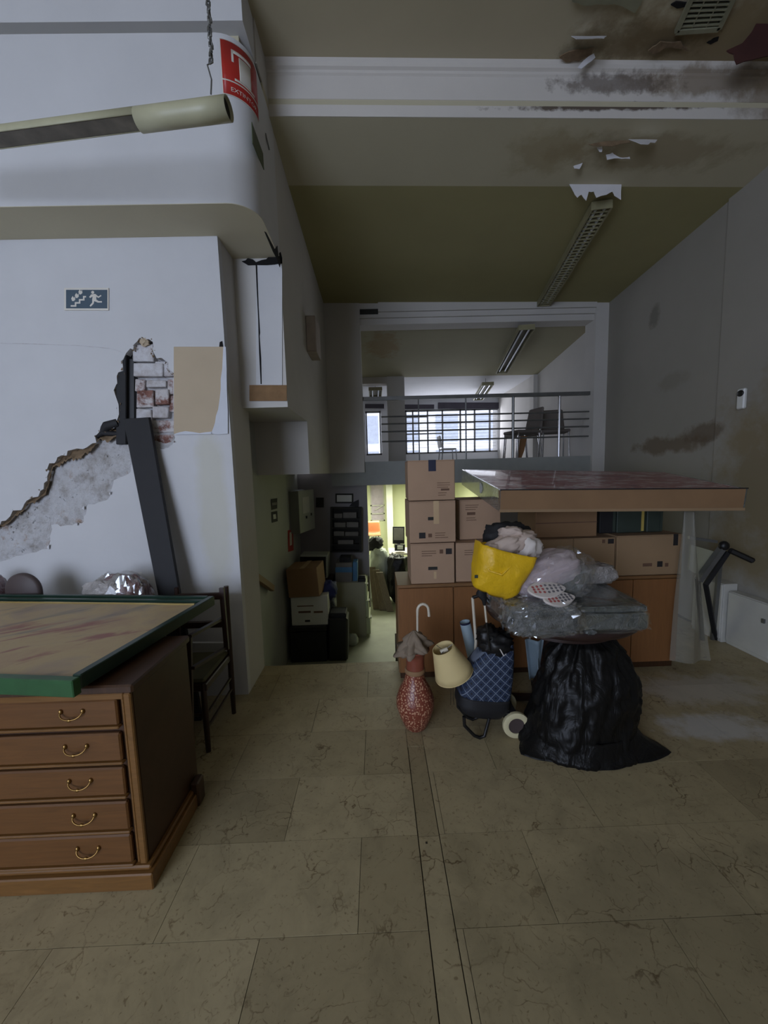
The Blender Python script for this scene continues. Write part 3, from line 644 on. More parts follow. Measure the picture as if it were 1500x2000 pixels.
# ================================================================== THINGS
# ---- lamps, signs and fittings
def ceiling_fixture(label, a, b, w, z, drop=.0, louvre=True, group='ceiling fluorescent fittings'):
    """long fitting from a to b under the ceiling: side rails, reflector, tubes, cross louvres"""
    a = Vector(a); b = Vector(b); t = thing('fluorescent_fitting', label, 'ceiling light', (a+b)/2, group)
    d = (b-a).normalized(); u = Vector((d.y, -d.x, 0)).normalized()
    def slab(o0, o1, z0, z1): return MB().hexa([p+u*o+Vector((0, 0, zz)) for zz in (z0, z1) for p, o in ((a, o0), (a, o1), (b, o1), (b, o0))])
    slab(-w/2, w/2, -.012, 0).build('reflector', 'fit_in', t)
    slab(-w/2-.012, -w/2, -.06, 0).build('side_rail', 'fit_metal', t); slab(w/2, w/2+.012, -.06, 0).build('side_rail', 'fit_metal', t)
    for o in (-w/4, w/4): MB().tube([a+d*.03+u*o+Vector((0, 0, -.035)), b-d*.03+u*o+Vector((0, 0, -.035))], .013, 8).build('tube', 'tube_glass', t, smooth=True)
    if louvre:
        n = int((b-a).length/.05)
        for k in range(1, n):
            p = a+(b-a)*k/n; MB().bar(p-u*w/2+Vector((0, 0, -.045)), p+u*w/2+Vector((0, 0, -.045)), .003, .022).build('louvre', 'fit_metal', t)
    if drop:
        for k in (.2, .8):
            p = a+(b-a)*k; MB().tube([p, Vector((p.x, p.y, drop))], .004, 6).build('suspension_rod', 'steel', t)
    for p in (a, b): MB().bar(p-u*w/2+Vector((0, 0, -.03)), p+u*w/2+Vector((0, 0, -.03)), .008, .06).build('end_cap', 'fit_metal', t)
    return t
fa, fb_ = aZ(1176, 392, 3.43), aZ(1062, 588, 3.40)
ceiling_fixture('long louvred fluorescent fitting on the dark hall ceiling below the torn paint', fa, fb_, .13, 3.43)
ceiling_fixture('unlit fluorescent fitting on the mezzanine ceiling', aZ(1029, 634, 3.13), aZ(980, 722, 3.0), .17, 3.1, drop=3.15, louvre=False)
ceiling_fixture('fluorescent fitting hanging in front of the wide far window', aZ(953, 746, 2.93), aZ(934, 776, 2.90), .18, 2.9, drop=3.06, louvre=False)
ceiling_fixture('small fluorescent fitting above the narrow window', aZ(733, 756, 2.93), aZ(733, 772, 2.93), .22, 2.9, drop=3.06, louvre=False)
# tubular lamp on a chain
tl = thing('tube_lamp', 'long cream tubular lamp hanging on a twisted chain', 'hanging lamp', (-1.0, 1.5, 2.7))
ta, tbb = aY(447, 212, 1.62), aY(-170, 292, 1.80)
td = (tbb-ta).normalized(); rr = .037
def tpt(s_, ang, r=rr):
    uu = td.cross(Vector((0, 0, 1))).normalized(); ww = uu.cross(td)
    return ta+td*s_+uu*cos(ang)*r+ww*sin(ang)*r
L = (tbb-ta).length; cut = .37
N = 28; mb = MB()
mb.grid(lambda u, v: tpt(v*cut, 2*pi*u), N, 4).build('cover', 'lamp_metal', tl, smooth=True, thick=.003)
MB().grid(lambda u, v: tpt(cut+v*(L-cut), R(-15)+(R(210))*u), N, 4).build('housing', 'lamp_metal', tl, smooth=True, thick=.003)
uu = td.cross(Vector((0, 0, 1))).normalized()
MB().prism([tpt(cut, R(-15), .033), tpt(cut, R(195), .033), tpt(L, R(195), .033), tpt(L, R(-15), .033)], (0, 0, .004)).build('reflector', 'lamp_in', tl)
MB().tube([tpt(.012, 0, 0), tpt(.016, 0, 0)], .0345, 24).build('end_disc', 'niche', tl)
cx = aY(412, 184, 1.63); ctop = aY(404, -60, 1.63)
hk = [cx, cx+Vector((.006, 0, .05)), cx+Vector((-.006, 0, .10)), aY(413, 122, 1.63)]
MB().tube(hk, .003, 6).build('hook_wire', 'steel', tl)
c0 = aY(413, 124, 1.63)
ch = []
nl = 18
for k in range(nl):
    p = c0+(ctop-c0)*k/nl; q = c0+(ctop-c0)*(k+1.25)/nl
    ang = k*1.2; off = Vector((cos(ang), sin(ang), 0))*.007
    MB().tube([p-off, p+(q-p)*.25+off*.6, p+(q-p)*.75+off*.6, q-off*.4, p+(q-p)*.5-off*.9, p-off], .0042, 6).build('chain_link', 'steel', tl, smooth=True)
# escape sign on left wall
es = thing('exit_sign', 'dark green escape sign with stairs flames and running figure on white wall', 'sign', aY(168, 605, YW-.008))
pxbox(125, 212, 562, 606, YW-.006, YW).build('sign_border', 'sign_white', es, bevel=.001); pxbox(129, 209, 566, 602, YW-.008, YW-.006).build('sign_panel', 'sign_green', es)
def sgn(pts, parent, mat='sign_white', Y=YW-.0085, name='pictogram'): return MB().prism([aY(x, y, Y) for x, y in pts], (0, .0006, 0)).build(name, mat, parent)
sgn([(138, 599), (138, 596), (146, 596), (146, 590), (154, 590), (154, 584), (162, 584), (162, 578), (168, 578), (168, 581), (165, 581), (165, 587), (157, 587), (157, 593), (149, 593), (149, 599)], es)
for fx, fy in ((141, 588), (148, 582), (155, 575)): sgn([(fx, fy), (fx-2, fy-5), (fx+1, fy-10), (fx+3, fy-6), (fx+5, fy-9), (fx+6, fy-3), (fx+3, fy)], es)
sgn([(181+3.0*cos(a), 571+3.0*sin(a)) for a in [k*pi/5 for k in range(10)]], es)
sgn([(178, 575), (186, 574), (192, 579), (197, 576), (198, 578), (192, 582), (188, 579), (188, 585), (193, 588), (199, 588), (199, 591), (191, 591), (184, 588), (183, 593), (177, 599), (175, 597), (180, 591), (180, 585), (181, 579), (176, 582), (174, 580)], es)
# fire extinguisher sign bent round the bulkhead corner
fs = thing('fire_sign', 'red fire extinguisher sign bent round the bulkhead corner', 'sign', (-.64, 2.12, 3.29))
crv = bulk_outline(.147, 8)
def bend(s_, out=.002):     # distance along the bulkhead front, from X=-.70 round the corner
    r = .147; x = -.70+s_; cxx, cyy = XL-r, 2.11+r
    if x < cxx: return Vector((x, 2.11-out, 0))
    a = (x-cxx)/r
    return Vector((cxx+(r+out)*sin(min(a, 1.65)), cyy-(r+out)*cos(min(a, 1.65)), 0))
SW, z0, z1 = .225, 3.285, 3.53
def bent(x0, x1, za, zb, out, mat, name, n=14):
    return MB().grid(lambda u, v: bend(x0+(x1-x0)*u, out)+Vector((0, 0, za+(zb-za)*v)), n, 2).build(name, mat, fs, smooth='all', thick=.0008)
bent(0, SW, z0, z1, .002, 'sign_white', 'sign_border'); bent(.004, SW-.004, z0+.004, z1-.004, .0032, 'red', 'sign_panel')
bent(.004, SW-.004, z0+.062, z0+.068, .0045, 'sign_white', 'sign_line')
bent(.085, .150, z0+.085, z1-.055, .0045, 'sign_white', 'pictogram'); bent(.055, .155, z1-.05, z1-.035, .0045, 'sign_white', 'pictogram'); bent(.05, .06, z1-.09, z1-.035, .0045, 'sign_white', 'pictogram'); bent(.06, .175, z0+.075, z0+.085, .0045, 'sign_white', 'pictogram')
tv, tf = text_mesh('EXTINTOR', .036)
MB().add([bend(SW/2+v.x*.85, .0048)+Vector((0, 0, z0+.020+v.y*.75)) for v in tv], tf).build('lettering', 'sign_white', fs)
# signs and box on the upper side wall
q = [(492, 238), (514, 300), (516, 332), (494, 280)]
o = MB().prism([aX(x, y, XL+.003) for x, y in q], (-.003, 0, 0)).build('green_sign', 'sign_olive'); tag(o, 'green sign seen edge-on on upper left wall', 'sign')
bb = thing('wall_box', 'small pale box fixed to the upper left wall', 'box', aX(598, 690, XL))
pa, pb2 = aX(597, 618, XL), aX(600, 688, XL)
B(XL, XL+.085, pa.y-.02, pa.y+.25, pb2.z, pa.z).build('casing', 'brownbox', bb, bevel=.004); B(XL+.005, XL+.08, pa.y-.028, pa.y-.019, pb2.z+.01, pa.z-.01).build('cover', 'brownbox', bb)
# motion sensor
ms = thing('motion_sensor', 'white motion sensor with black lens on right wall', 'sensor', aX(1453, 800, XR-.01))
p0, p1 = aX(1462, 757, XR), aX(1444, 800, XR)
B(XR-.03, XR-.001, p0.y, p1.y, p1.z, p0.z+.0).build('casing', 'white_plastic', ms, bevel=.008)
MB().blob((XR-.03, (p0.y+p1.y)/2, p0.z-.035), (.010, .028, .024), 0, nu=16, nv=10).build('lens', 'black', ms, smooth='all')
# ceiling vent
vt = thing('air_vent', 'dirty metal air vent grille in stained ceiling', 'vent', aZ(1375, 25, zc-.01))
va, vb, vc, ve = aZ(1322, 56, zc), aZ(1405, 50, zc), aZ(1448, -40, zc), aZ(1365, -40, zc)
def vbar(p, q, w=.012, h=.02): return MB().bar(p+Vector((0, 0, -.012)), q+Vector((0, 0, -.012)), w, h)
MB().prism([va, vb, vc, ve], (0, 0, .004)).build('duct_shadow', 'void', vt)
for p, q in ((va, vb), (vb, vc), (vc, ve), (ve, va)): vbar(p, q, .022, .02).build('frame', 'grille', vt)
for k in range(1, 9): vbar(va.lerp(ve, k/9), vb.lerp(vc, k/9), .007, .012).build('slat', 'grille', vt)
for k in (1, 2): vbar(va.lerp(vb, k/3), ve.lerp(vc, k/3), .005, .01).build('slat', 'grille', vt)

# ---- chest of wide drawers, left
CT = .735
cw = thing('drawer_chest', 'dark walnut chest of five wide drawers with brass handles', 'chest', (-1.45, 1.42, 0))
cx0, cx1, cy0, cy1 = -2.08, -.838, 1.222, 1.60
B(cx0, cx1, cy0+.012, cy1, .07, CT-.03).build('body', 'walnut_dark', cw)
B(cx0-.01, cx1+.012, cy0-.006, cy1+.01, CT-.03, CT).build('top', 'walnut_dark', cw, bevel=.006)  # darker walnut here puts the shade under the painting into the colour
B(cx0-.01, cx1+.028, cy0-.026, cy1-.06, 0, .062).build('plinth', 'walnut_trim', cw, bevel=.004); B(cx0, cx1+.016, cy0-.012, cy1-.05, .062, .078).build('plinth_moulding', 'walnut_trim', cw, bevel=.005)
B(cx1+.002, cx1+.036, cy1-.075, cy1-.015, 0, .11).build('plinth_block', 'walnut_dark', cw, bevel=.006)
B(cx1-.024, cx1, cy0-.004, cy0+.012, .078, CT-.03).build('stile', 'walnut_trim', cw, bevel=.004); B(cx1-.036, cx1-.026, cy0+.002, cy0+.012, .078, CT-.03).build('stile_bead', 'walnut_trim', cw, bevel=.003)
B(cx0, cx1-.024, cy0-.002, cy0+.012, CT-.052, CT-.03).build('rail', 'walnut_trim', cw, bevel=.003)
dz = [.691, .593, .571, .465, .447, .340, .321, .211, .1975, .085]
for k in range(5):
    zt_, zb_ = dz[2*k]-.004, dz[2*k+1]+.002
    d = B(cx0+.02, cx1-.046, cy0-.006, cy0+.012, zb_, zt_).build('drawer', 'walnut', cw, bevel=.005)
    B(cx0+.02, cx1-.042, cy0-.012, cy0+.010, zb_-.010, zb_-.001).build('drawer_lip', 'walnut_trim', d, bevel=.003)
    for hx in (-1.03, -1.75):
        hz = (zt_+zb_)/2+.008; h = .036
        MB().tube([(hx+h*cos(a), cy0-.012-.012*sin(a), hz-.018*sin(a)) for a in [pi*q/10 for q in range(11)]], .0024, 8).build('handle', 'brass', d, smooth=True)
        for s_ in (-1, 1): MB().blob((hx+s_*h, cy0-.008, hz+.003), (.007, .006, .009), 0, nu=10, nv=8).build('handle_mount', 'brass', d, smooth='all')
        MB().blob((hx, cy0-.022, hz-.019), (.008, .005, .006), 0, nu=10, nv=8).build('handle_drop', 'brass', d, smooth='all')

# ---- painting in a green frame lying on the chest
ang = R(-7.5); pn = Vector((-.958, 1.143, 0)); ux = Vector((cos(ang), sin(ang), 0)); uy = Vector((-sin(ang), cos(ang), 0))
PW, PD, PZ = 1.42, .805, .752
pt_ = thing('framed_painting', 'large faded painting in green frame lying flat on drawer chest', 'painting', pn-ux*.7+uy*.4+Vector((0, 0, PZ)))
def pp(a, b, z): return pn-ux*a+uy*b+Vector((0, 0, z))
def pslab(a0, a1, b0, b1, z0_, z1_): return MB().hexa([pp(a0, b0, z0_), pp(a1, b0, z0_), pp(a1, b1, z0_), pp(a0, b1, z0_), pp(a0, b0, z1_), pp(a1, b0, z1_), pp(a1, b1, z1_), pp(a0, b1, z1_)])
pslab(.03, PW-.03, .028, PD-.09, PZ+.012, PZ+.034).build('canvas', 'painting', pt_)
pslab(0, PW, 0, .03, PZ-.012, PZ+.044).build('frame_front', 'green_frame', pt_, bevel=.003)
pslab(0, .03, .03, PD, PZ, PZ+.048).build('frame_side', 'green_dark', pt_, bevel=.003); pslab(PW-.03, PW, .03, PD, PZ, PZ+.048).build('frame_side', 'green_dark', pt_, bevel=.003)
for k, (a, b_, hh) in enumerate([(.09, .075, .036), (.07, .048, .046), (.045, .022, .040), (.02, 0, .050)]):
    pslab(.03, PW-.03, PD-a, PD-b_, PZ, PZ+hh).build('frame_moulding', 'green_dark' if k % 2 else 'green_frame', pt_, bevel=.003)
pslab(.05, PW-.05, PD-.098, PD-.090, PZ+.01, PZ+.040).build('gilt_slip', 'gold', pt_)

# ---- dark chair by the left wall and a frame standing on it
chr_ = thing('wooden_chair', 'dark wooden chair with olive seat by the left wall', 'chair', (-1.06, 2.02, 0))
px0, px1, py0, py1, sz = -1.18, -.895, 1.865, 2.20, .375
for (x, y, h) in ((px1-.015, py0, sz), (px0, py0, sz), (px1+.0, py1-.02, .775), (px0, py1-.02, .775)):
    MB().tube([(x, y, 0), (x, y, sz*.6), (x, y+(.02 if h > sz+.1 else 0), h)], [.013, .017, .014], 8).build('leg', 'chair_wood', chr_, smooth=True)
B(px0-.01, px1+.005, py0-.01, py1-.01, sz-.045, sz-.005).build('seat_frame', 'chair_wood', chr_, bevel=.005)
B(px0, px1-.005, py0-.005, py1-.02, sz-.005, sz+.018).build('seat', 'cushion', chr_, bevel=.01)
for z in (.13, .20): MB().tube([(px1-.01, py0, z), (px1, py1-.02, z+.03)], .008, 8).build('stretcher', 'chair_wood', chr_)
MB().tube([(px0, py0, .2), (px1-.015, py0, .2)], .008, 8).build('stretcher', 'chair_wood', chr_)
for z in (.55, .72): B(px0, px1, py1-.015, py1+.005, z-.02, z+.02).build('back_rail', 'chair_wood', chr_, bevel=.004)
fr = thing('wooden_rack', 'thin dark wooden rack standing upright between chest and chair', 'rack', (-.97, 1.9, .02))
A0, A1 = aY(433, 1148, 2.02), aY(443, 1268, 2.02); P0, P1 = aY(369, 1244, 1.70), aY(374, 1458, 1.78)
MB().bar(A0, A1, .024, .016).build('upright', 'chair_wood', fr); MB().bar(P0, P1, .024, .016).build('upright', 'chair_wood', fr)
for pxa, pxb in (((370, 1243), (434, 1208)), ((376, 1305), (440, 1266))):
    MB().bar(aY(*pxa, 1.71), aY(*pxb, 2.02), .02, .014).build('cross_rail', 'chair_wood', fr)
wsht = pxbox(371, 440, 1256, 1272, 2.23, 2.25).build('white_board', 'white_paint'); tag(wsht, 'white board edge seen between the dark chair rails', 'board')
# ---- things between chest and wall
pl_ = thing('black_plank', 'long black plank leaning against the broken wall', 'plank', aY(350, 1240, 2.15))
t0, t1 = aY(240, 818, 2.335), aY(290, 815, 2.335); b0, b1 = aY(324, 1240, 2.18), aY(364, 1240, 2.18)
bdir = (b0-t0).normalized(); t_ = (0-t0.z)/(b0.z-t0.z); e0, e1 = t0.lerp(b0, t_), t1.lerp(b1, t_)
MB().hexa([e0, e1, e1+Vector((0, .026, 0)), e0+Vector((0, .026, 0)), t0, t1, t1+Vector((0, .026, .004)), t0+Vector((0, .026, .004))]).build('board', 'black_m', pl_, bevel=.002)
oc = thing('oval_back_chair', 'brown oval chair back rising behind the painting', 'chair', (-1.93, 2.15, 0))
c_ = aY(48, 1160, 2.12)
MB().lathe([(0, -.02), (.085, -.018), (.098, -.006), (.098, .006), (.085, .018), (0, .02)], (c_.x, 2.12, c_.z+.015), 32, wob=lambda a, t: 1+.06*abs(sin(a)), axis=Euler((pi/2, 0, 0))).build('backrest', 'brownred', oc, smooth=True)
B(c_.x-.16, c_.x+.16, 2.08, 2.34, .40, .45).build('seat', 'brownred', oc, bevel=.02)
for sx in (-.13, .13):
    for y in (2.1, 2.31): B(c_.x+sx-.018, c_.x+sx+.018, y-.018, y+.018, 0, .40).build('leg', 'chair_wood', oc)
for sx in (-.05, .05): B(c_.x+sx-.012, c_.x+sx+.012, 2.11, 2.13, .44, c_.z-.05).build('back_post', 'chair_wood', oc)
bd = thing('wrapped_bundle', 'maroon bundle in clear film behind the painting', 'bundle', (-1.42, 2.13, 0))
MB().blob((-1.45, 2.13, .46), (.20, .10, .425), .10, 2.5, 40, 24, .75, 3, flat=-.46).build('contents', 'film_maroon', bd, smooth='all')
MB().blob((-1.45, 2.13, .47), (.203, .102, .428), .07, 5, 50, 30, .75, 4).build('film', 'film_shell', bd)
MB().blob((-1.50, 2.12, .70), (.15, .09, .185), .15, 3, 30, 18, .8, 5).build('film_fold', 'film_white', bd, smooth='all')
mr = MB().blob(aY(-18, 1150, 2.2), (.075, .06, .085), .08, 3, 24, 16, .8, 8).build('red_vase', 'film_maroon', smooth='all'); tag(mr, 'dark red glossy vessel at the left picture edge behind the painting', 'vessel')
p = WL[mr.name]; sd = B(p.x-.2, p.x+.08, 2.1, 2.3, 0, p.z).build('side_table', 'walnut_dark', bevel=.01); tag(sd, 'low dark stand under the red vessel behind the chest', 'stand')

# ---- row of wooden cabinets along the back of the floor
def cab(label, x0, x1, y0, n):
    t = thing('wooden_cabinet', label, 'cabinet', ((x0+x1)/2, y0+.18, 0), 'low wooden cabinets under the cardboard boxes')
    B(x0, x1, y0+.012, y0+.345, .05, .642).build('body', 'cab_top', t); B(x0, x1, y0, y0+.35, .642, .662).build('top', 'cab_top', t, bevel=.002)
    B(x0+.01, x1-.01, y0+.03, y0+.33, 0, .05).build('plinth', 'walnut_dark', t)
    w = (x1-x0-.012)/n
    for k in range(n): B(x0+.006+k*w+.003, x0+.006+(k+1)*w-.003, y0-.004, y0+.012, .055, .638).build('door', 'door_wood', t, bevel=.002)
    return t
cab('orange brown two-door cabinet behind the speckled vase', .115, .86, 2.472, 2)
cab('orange brown cabinet behind the round table', .864, 1.38, 2.486, 2)
cab('orange brown cabinet at the right end beside the clear sheet', 1.384, 2.04, 2.50, 2)
# ---- cardboard boxes
def carton(label, x0, x1, y0, y1, z0, z1, rz=0, mat='card', seam=True, marks=(), group='cardboard boxes stacked on the cabinets', slot=None):
    c = Vector(((x0+x1)/2, (y0+y1)/2, z0)); t = thing('cardboard_box', label, 'box', c, group)
    w, d, h = (x1-x0), (y1-y0), z1-z0
    rm = Matrix.Rotation(rz, 3, 'Z')
    def bx(a0, a1, b0, b1, c0, c1): return OB(c+rm@Vector(((a0+a1)/2, (b0+b1)/2, (c0+c1)/2)), (a1-a0, b1-b0, c1-c0), rot=(0, 0, rz))
    bx(-w/2, w/2, -d/2, d/2, 0, h-.006).build('carton', mat, t, bevel=.004)
    bx(-w/2+.001, w/2-.001, -d/2+.001, -.001, h-.006, h-.001).build('flap', mat, t); bx(-w/2+.001, w/2-.001, .001, d/2-.001, h-.006, h-.001).build('flap', mat, t)
    for (u0, u1, v0, v1, mt, nm) in marks:      # marks on the front, in fractions of its width and height
        bx(-w/2+u0*w, -w/2+u1*w, -d/2-.0012, -d/2+.002, v0*h, v1*h).build(nm, mt, t)
    if slot:
        u, v, sw = slot; bx(-w/2+u*w-sw, -w/2+u*w+sw, -d/2-.0015, -d/2+.004, v*h-.012, v*h+.012).build('handle_hole', 'niche', t, bevel=.009)
    return t
def pr(u, v, s_, n=3):   # faint lines of print
    return [(u, u+s_*random.uniform(.6, 1), v-k*.055, v-k*.055+.014, 'print2', 'printed_line') for k in range(n)]
carton('top cardboard box of the left stack, with navy tape', .206, .51, 2.49, 2.80, 1.218, 1.479, R(-1), marks=[(.44, .60, .72, 1.0, 'tape_blue', 'tape'), (.70, .88, .235, .285, 'print2', 'printed_mark')]+pr(.62, .42, .34)+pr(.64, .17, .2, 2))
carton('middle cardboard box of the left stack, black square printed low', .204, .508, 2.485, 2.79, .939, 1.214, R(1), marks=[(.20, .34, .11, .25, 'print', 'printed_mark'), (.40, .48, .13, .22, 'print2', 'printed_mark'), (.52, .64, .45, 1.0, 'tape_clear', 'tape')]+pr(.55, .22, .3), slot=(.46, .58, .02))
carton('bottom cardboard box of the left stack, with a handle hole', .210, .50, 2.484, 2.79, .663, .935, 0, marks=[(.80, .94, .72, .86, 'print', 'printed_mark'), (.66, .74, .74, .84, 'print2', 'printed_mark'), (.52, .58, .12, .30, 'tape_clear', 'tape')]+pr(.25, .80, .34), slot=(.5, .38, .032))
carton('cardboard box pushed behind the yellow bag, lower one', .512, .80, 2.50, 2.80, .663, .928, 0, marks=pr(.2, .8, .3)+[(.36, .46, .36, .44, 'print', 'printed_mark')])
carton('cardboard box standing between the left stack and the canvas', .555, .84, 2.60, 2.88, .931, 1.205, R(2), marks=[(.18, .38, .62, .69, 'print2', 'printed_mark')]+pr(.14, .86, .34)+pr(.16, .54, .28, 2))
carton('plain brown box behind the crumpled clothes', 1.03, 1.305, 2.51, 2.80, .663, .93, 0, 'card_b')
carton('cardboard box with a dark square at its top right corner', 1.312, 1.595, 2.52, 2.80, .663, .93, 0, 'card_b', marks=[(.82, .96, .84, .96, 'print', 'printed_mark'), (.68, .75, .86, .95, 'print2', 'printed_mark')])
carton('wide cardboard box at the right end of the cabinets', 1.602, 2.05, 2.51, 2.82, .664, .94, 0, 'card_b', marks=[(.62, .70, .20, .34, 'print', 'printed_mark'), (.74, .79, .20, .29, 'print2', 'printed_mark'), (.40, .54, .22, .30, 'print2', 'printed_mark'), (.85, .92, .72, 1.0, 'print', 'tape')])
carton('flat brown box directly under the big canvas', 1.07, 1.49, 2.56, 2.90, .933, 1.165, 0, 'card_dark', marks=[(.0, 1, .42, .445, 'print2', 'printed_line')])
# portfolios on the wide box
for k, (x0, x1, z1, lab, mt) in enumerate([(1.53, 1.64, 1.13, 'black slanting folder under the canvas', 'black_m'), (1.65, 1.84, 1.16, 'dark green portfolio with pale yellow edge', 'album'), (1.86, 1.97, 1.16, 'grey green portfolio at the right of the portfolios', 'album')]):
    t = thing('portfolio', lab, 'portfolio', ((x0+x1)/2, 2.64, .94), 'portfolios on the wide box')
    OB(((x0+x1)/2, 2.64, (.945+z1)/2), (x1-x0, .09, z1-.945), rot=(0, 0, 0)).build('cover', mt, t, bevel=.004)
    B(x1-.022, x1-.004, 2.592, 2.597, .955, z1-.01).build('edge_band', 'album_edge' if k == 1 else 'album', t)
    B(x0+.012, x1-.03, 2.600, 2.68, z1, z1+.004).build('pages', 'paper', t)
# ---- the big packed canvas resting on the boxes
cv = thing('packed_canvas', 'large packed canvas with red picture lying on the boxes', 'canvas', (1.45, 2.7, 1.16))
FL, FR = Vector((.706, 2.2, 1.161)), Vector((2.152, 2.2, 1.128)); BL, BR = Vector((.72, 3.25, 1.285)), Vector((2.45, 3.25, 1.215)); up_ = Vector((0, -.012, .127))
MB().hexa([FL+Vector((.01, .012, 0)), FR+Vector((-.01, .012, 0)), BR, BL+Vector((.01, 0, 0)), FL+up_+Vector((.01, .012, -.002)), FR+up_+Vector((-.01, .012, -.002)), BR+up_, BL+up_+Vector((.01, 0, 0))]).build('picture', 'red_print', cv)
MB().hexa([FL, FR, FR+Vector((0, .012, 0)), FL+Vector((0, .012, 0)), FL+up_, FR+up_, FR+up_+Vector((0, .03, 0)), FL+up_+Vector((0, .03, 0))]).build('cardboard_edge', 'card_dark', cv, bevel=.003)
MB().hexa([FL, FL+Vector((.012, 0, 0)), BL+Vector((.012, 0, 0)), BL, FL+up_, FL+up_+Vector((.012, 0, 0)), BL+up_+Vector((.012, 0, 0)), BL+up_]).build('film_side', 'film_grey', cv, bevel=.002)
MB().hexa([FR-Vector((.012, 0, 0)), FR, BR, BR-Vector((.012, 0, 0)), FR+up_-Vector((.012, 0, 0)), FR+up_, BR+up_, BR+up_-Vector((.012, 0, 0))]).build('film_side', 'film_grey', cv, bevel=.002)
MB().bar(FL+up_+Vector((-.001, -.002, .002)), FR+up_+Vector((.0, -.002, .002)), .006, .006).build('dark_rim', 'black_m', cv)
st = FL.lerp(BL, .38)+Vector((-.003, 0, .075)); MB().lathe([(.0, 0), (.034, 0), (.036, .002), (0, .003)], st, 18, wob=lambda a, t: 1+.12*sin(3*a), axis=Euler((0, -pi/2, 0))).build('white_sticker', 'paper', cv)
MB().bar(FL+Vector((0, -.002, .006)), FR+Vector((0, -.002, .006)), .003, .016).build('edge_tape', 'card_b', cv)

# ---- round table with wrapped goods
rt_ = thing('round_table', 'dark round pedestal table carrying wrapped goods', 'table', (.985, 2.07, 0))
MB().lathe([(0, .60), (.36, .60), (.385, .612), (.392, .63), (.385, .648), (0, .65)], (.985, 2.05, 0), 48).build('table_top', 'mahogany', rt_, smooth=True)
MB().lathe([(.29, .555), (.30, .56), (.30, .60), (.29, .60)], (.985, 2.05, 0), 40).build('apron', 'mahogany', rt_, smooth=True)
MB().lathe([(.05, .03), (.035, .12), (.05, .25), (.032, .40), (.05, .56)], (.985, 2.14, 0), 24).build('pedestal', 'mahogany', rt_, smooth=True)
for a in (R(20), R(90), R(160)): MB().bar((.985, 2.14, .05), (.985+.22*cos(a), 2.14+.22*sin(a), .015), .035, .03).build('foot', 'mahogany', rt_)
gp = thing('wrapped_package', 'flat grey panels in clear film on the round table', 'package', (.92, 1.85, .65))
B(.60, 1.225, 1.665, 2.08, .655, .735).build('panels', 'film_grey', gp, bevel=.012)
OB((.955, 1.885, .752), (.56, .38, .030), rot=(R(1), 0, R(-2))).build('upper_panel', 'film_grey', gp, bevel=.006)
MB().blob((.745, 1.72, .725), (.165, .10, .075), .14, 3, 40, 22, .55, 11, flat=-.072).build('bubble_wrap', 'film_silver', gp, smooth='all')
MB().blob((.915, 1.87, .71), (.325, .22, .068), .10, 7, 64, 26, .28, 14).build('film', 'film_shell', gp)
MB().blob((.745, 1.715, .728), (.175, .108, .078), .20, 9, 54, 26, .55, 15).build('film', 'film_shell', gp)
MB().blob((.95, 1.66, .66), (.028, .015, .012), .3, 3, 16, 10, 1, 2).build('foil_scrap', 'film_silver', gp, smooth='all')
w2_ = MB().blob((1.135, 2.06, .825), (.16, .09, .055), .12, 3, 36, 20, .6, 13, flat=-.055).build('wrapped_parcel', 'film_white', smooth='all'); tag(w2_, 'small pale parcel in film at back of round table', 'parcel')
B(1.02, 1.25, 2.0, 2.02, .772, .776)
pk = thing('wrapped_bedding', 'pinkish folded cloth bundle in crumpled clear film', 'bundle', (.83, 1.82, .77))
MB().blob((.825, 1.86, .885), (.17, .11, .095), .14, 2.2, 40, 24, .7, 21, rot=(R(8), R(-18), 0)).build('cloth', 'cloth_lilac', pk, smooth='all')
MB().blob((.91, 1.86, .865), (.115, .115, .105), .12, 3, 36, 22, .7, 23).build('film', 'clear_film', pk, smooth='all')
MB().blob((.86, 1.85, .875), (.19, .125, .115), .16, 7, 50, 26, .7, 22, rot=(R(8), R(-14), 0)).build('film_glints', 'film_shell', pk)
MB().blob((.90, 1.87, .845), (.10, .10, .085), .10, 3, 30, 18, .6, 25).build('grey_lining', 'film_grey', pk, smooth='all')
def sole(label, c, L_, W_, rz, tilt):
    t = thing('insole', label, 'insole', c, 'dotted insoles on the wrapped panels')
    m = Euler((tilt, 0, rz)).to_matrix(); C = Vector(c)
    out = []
    for k in range(28):
        a = 2*pi*k/28; x = cos(a); y = sin(a)*(1-.22*cos(a)-.18*cos(2*a+.4)); out.append((x*L_/2, y*W_/2))
    pts = [C+m@Vector((x, y, 0)) for x, y in out]
    MB().prism(pts, m@Vector((0, 0, .012))).build('pad', 'sole', t, bevel=.003)
    for i in range(-3, 4):
        for j in (-1, 0, 1):
            x, y = i*L_*.115, j*W_*.24*(1-.10*abs(i))
            MB().lathe([(.0, .0), (.0065, 0), (.0065, .0015), (0, .0015)], C+m@Vector((x, y, .0122)), 8, axis=Euler((tilt, 0, rz))).build('dot', 'dot_red' if i < 0 else 'dot_grey', t)
sole('white dotted insole on top of its pair', (.772, 1.72, .842), .19, .085, R(8), R(32)); sole('white dotted insole half under the other one', (.815, 1.685, .808), .165, .075, R(14), R(30))
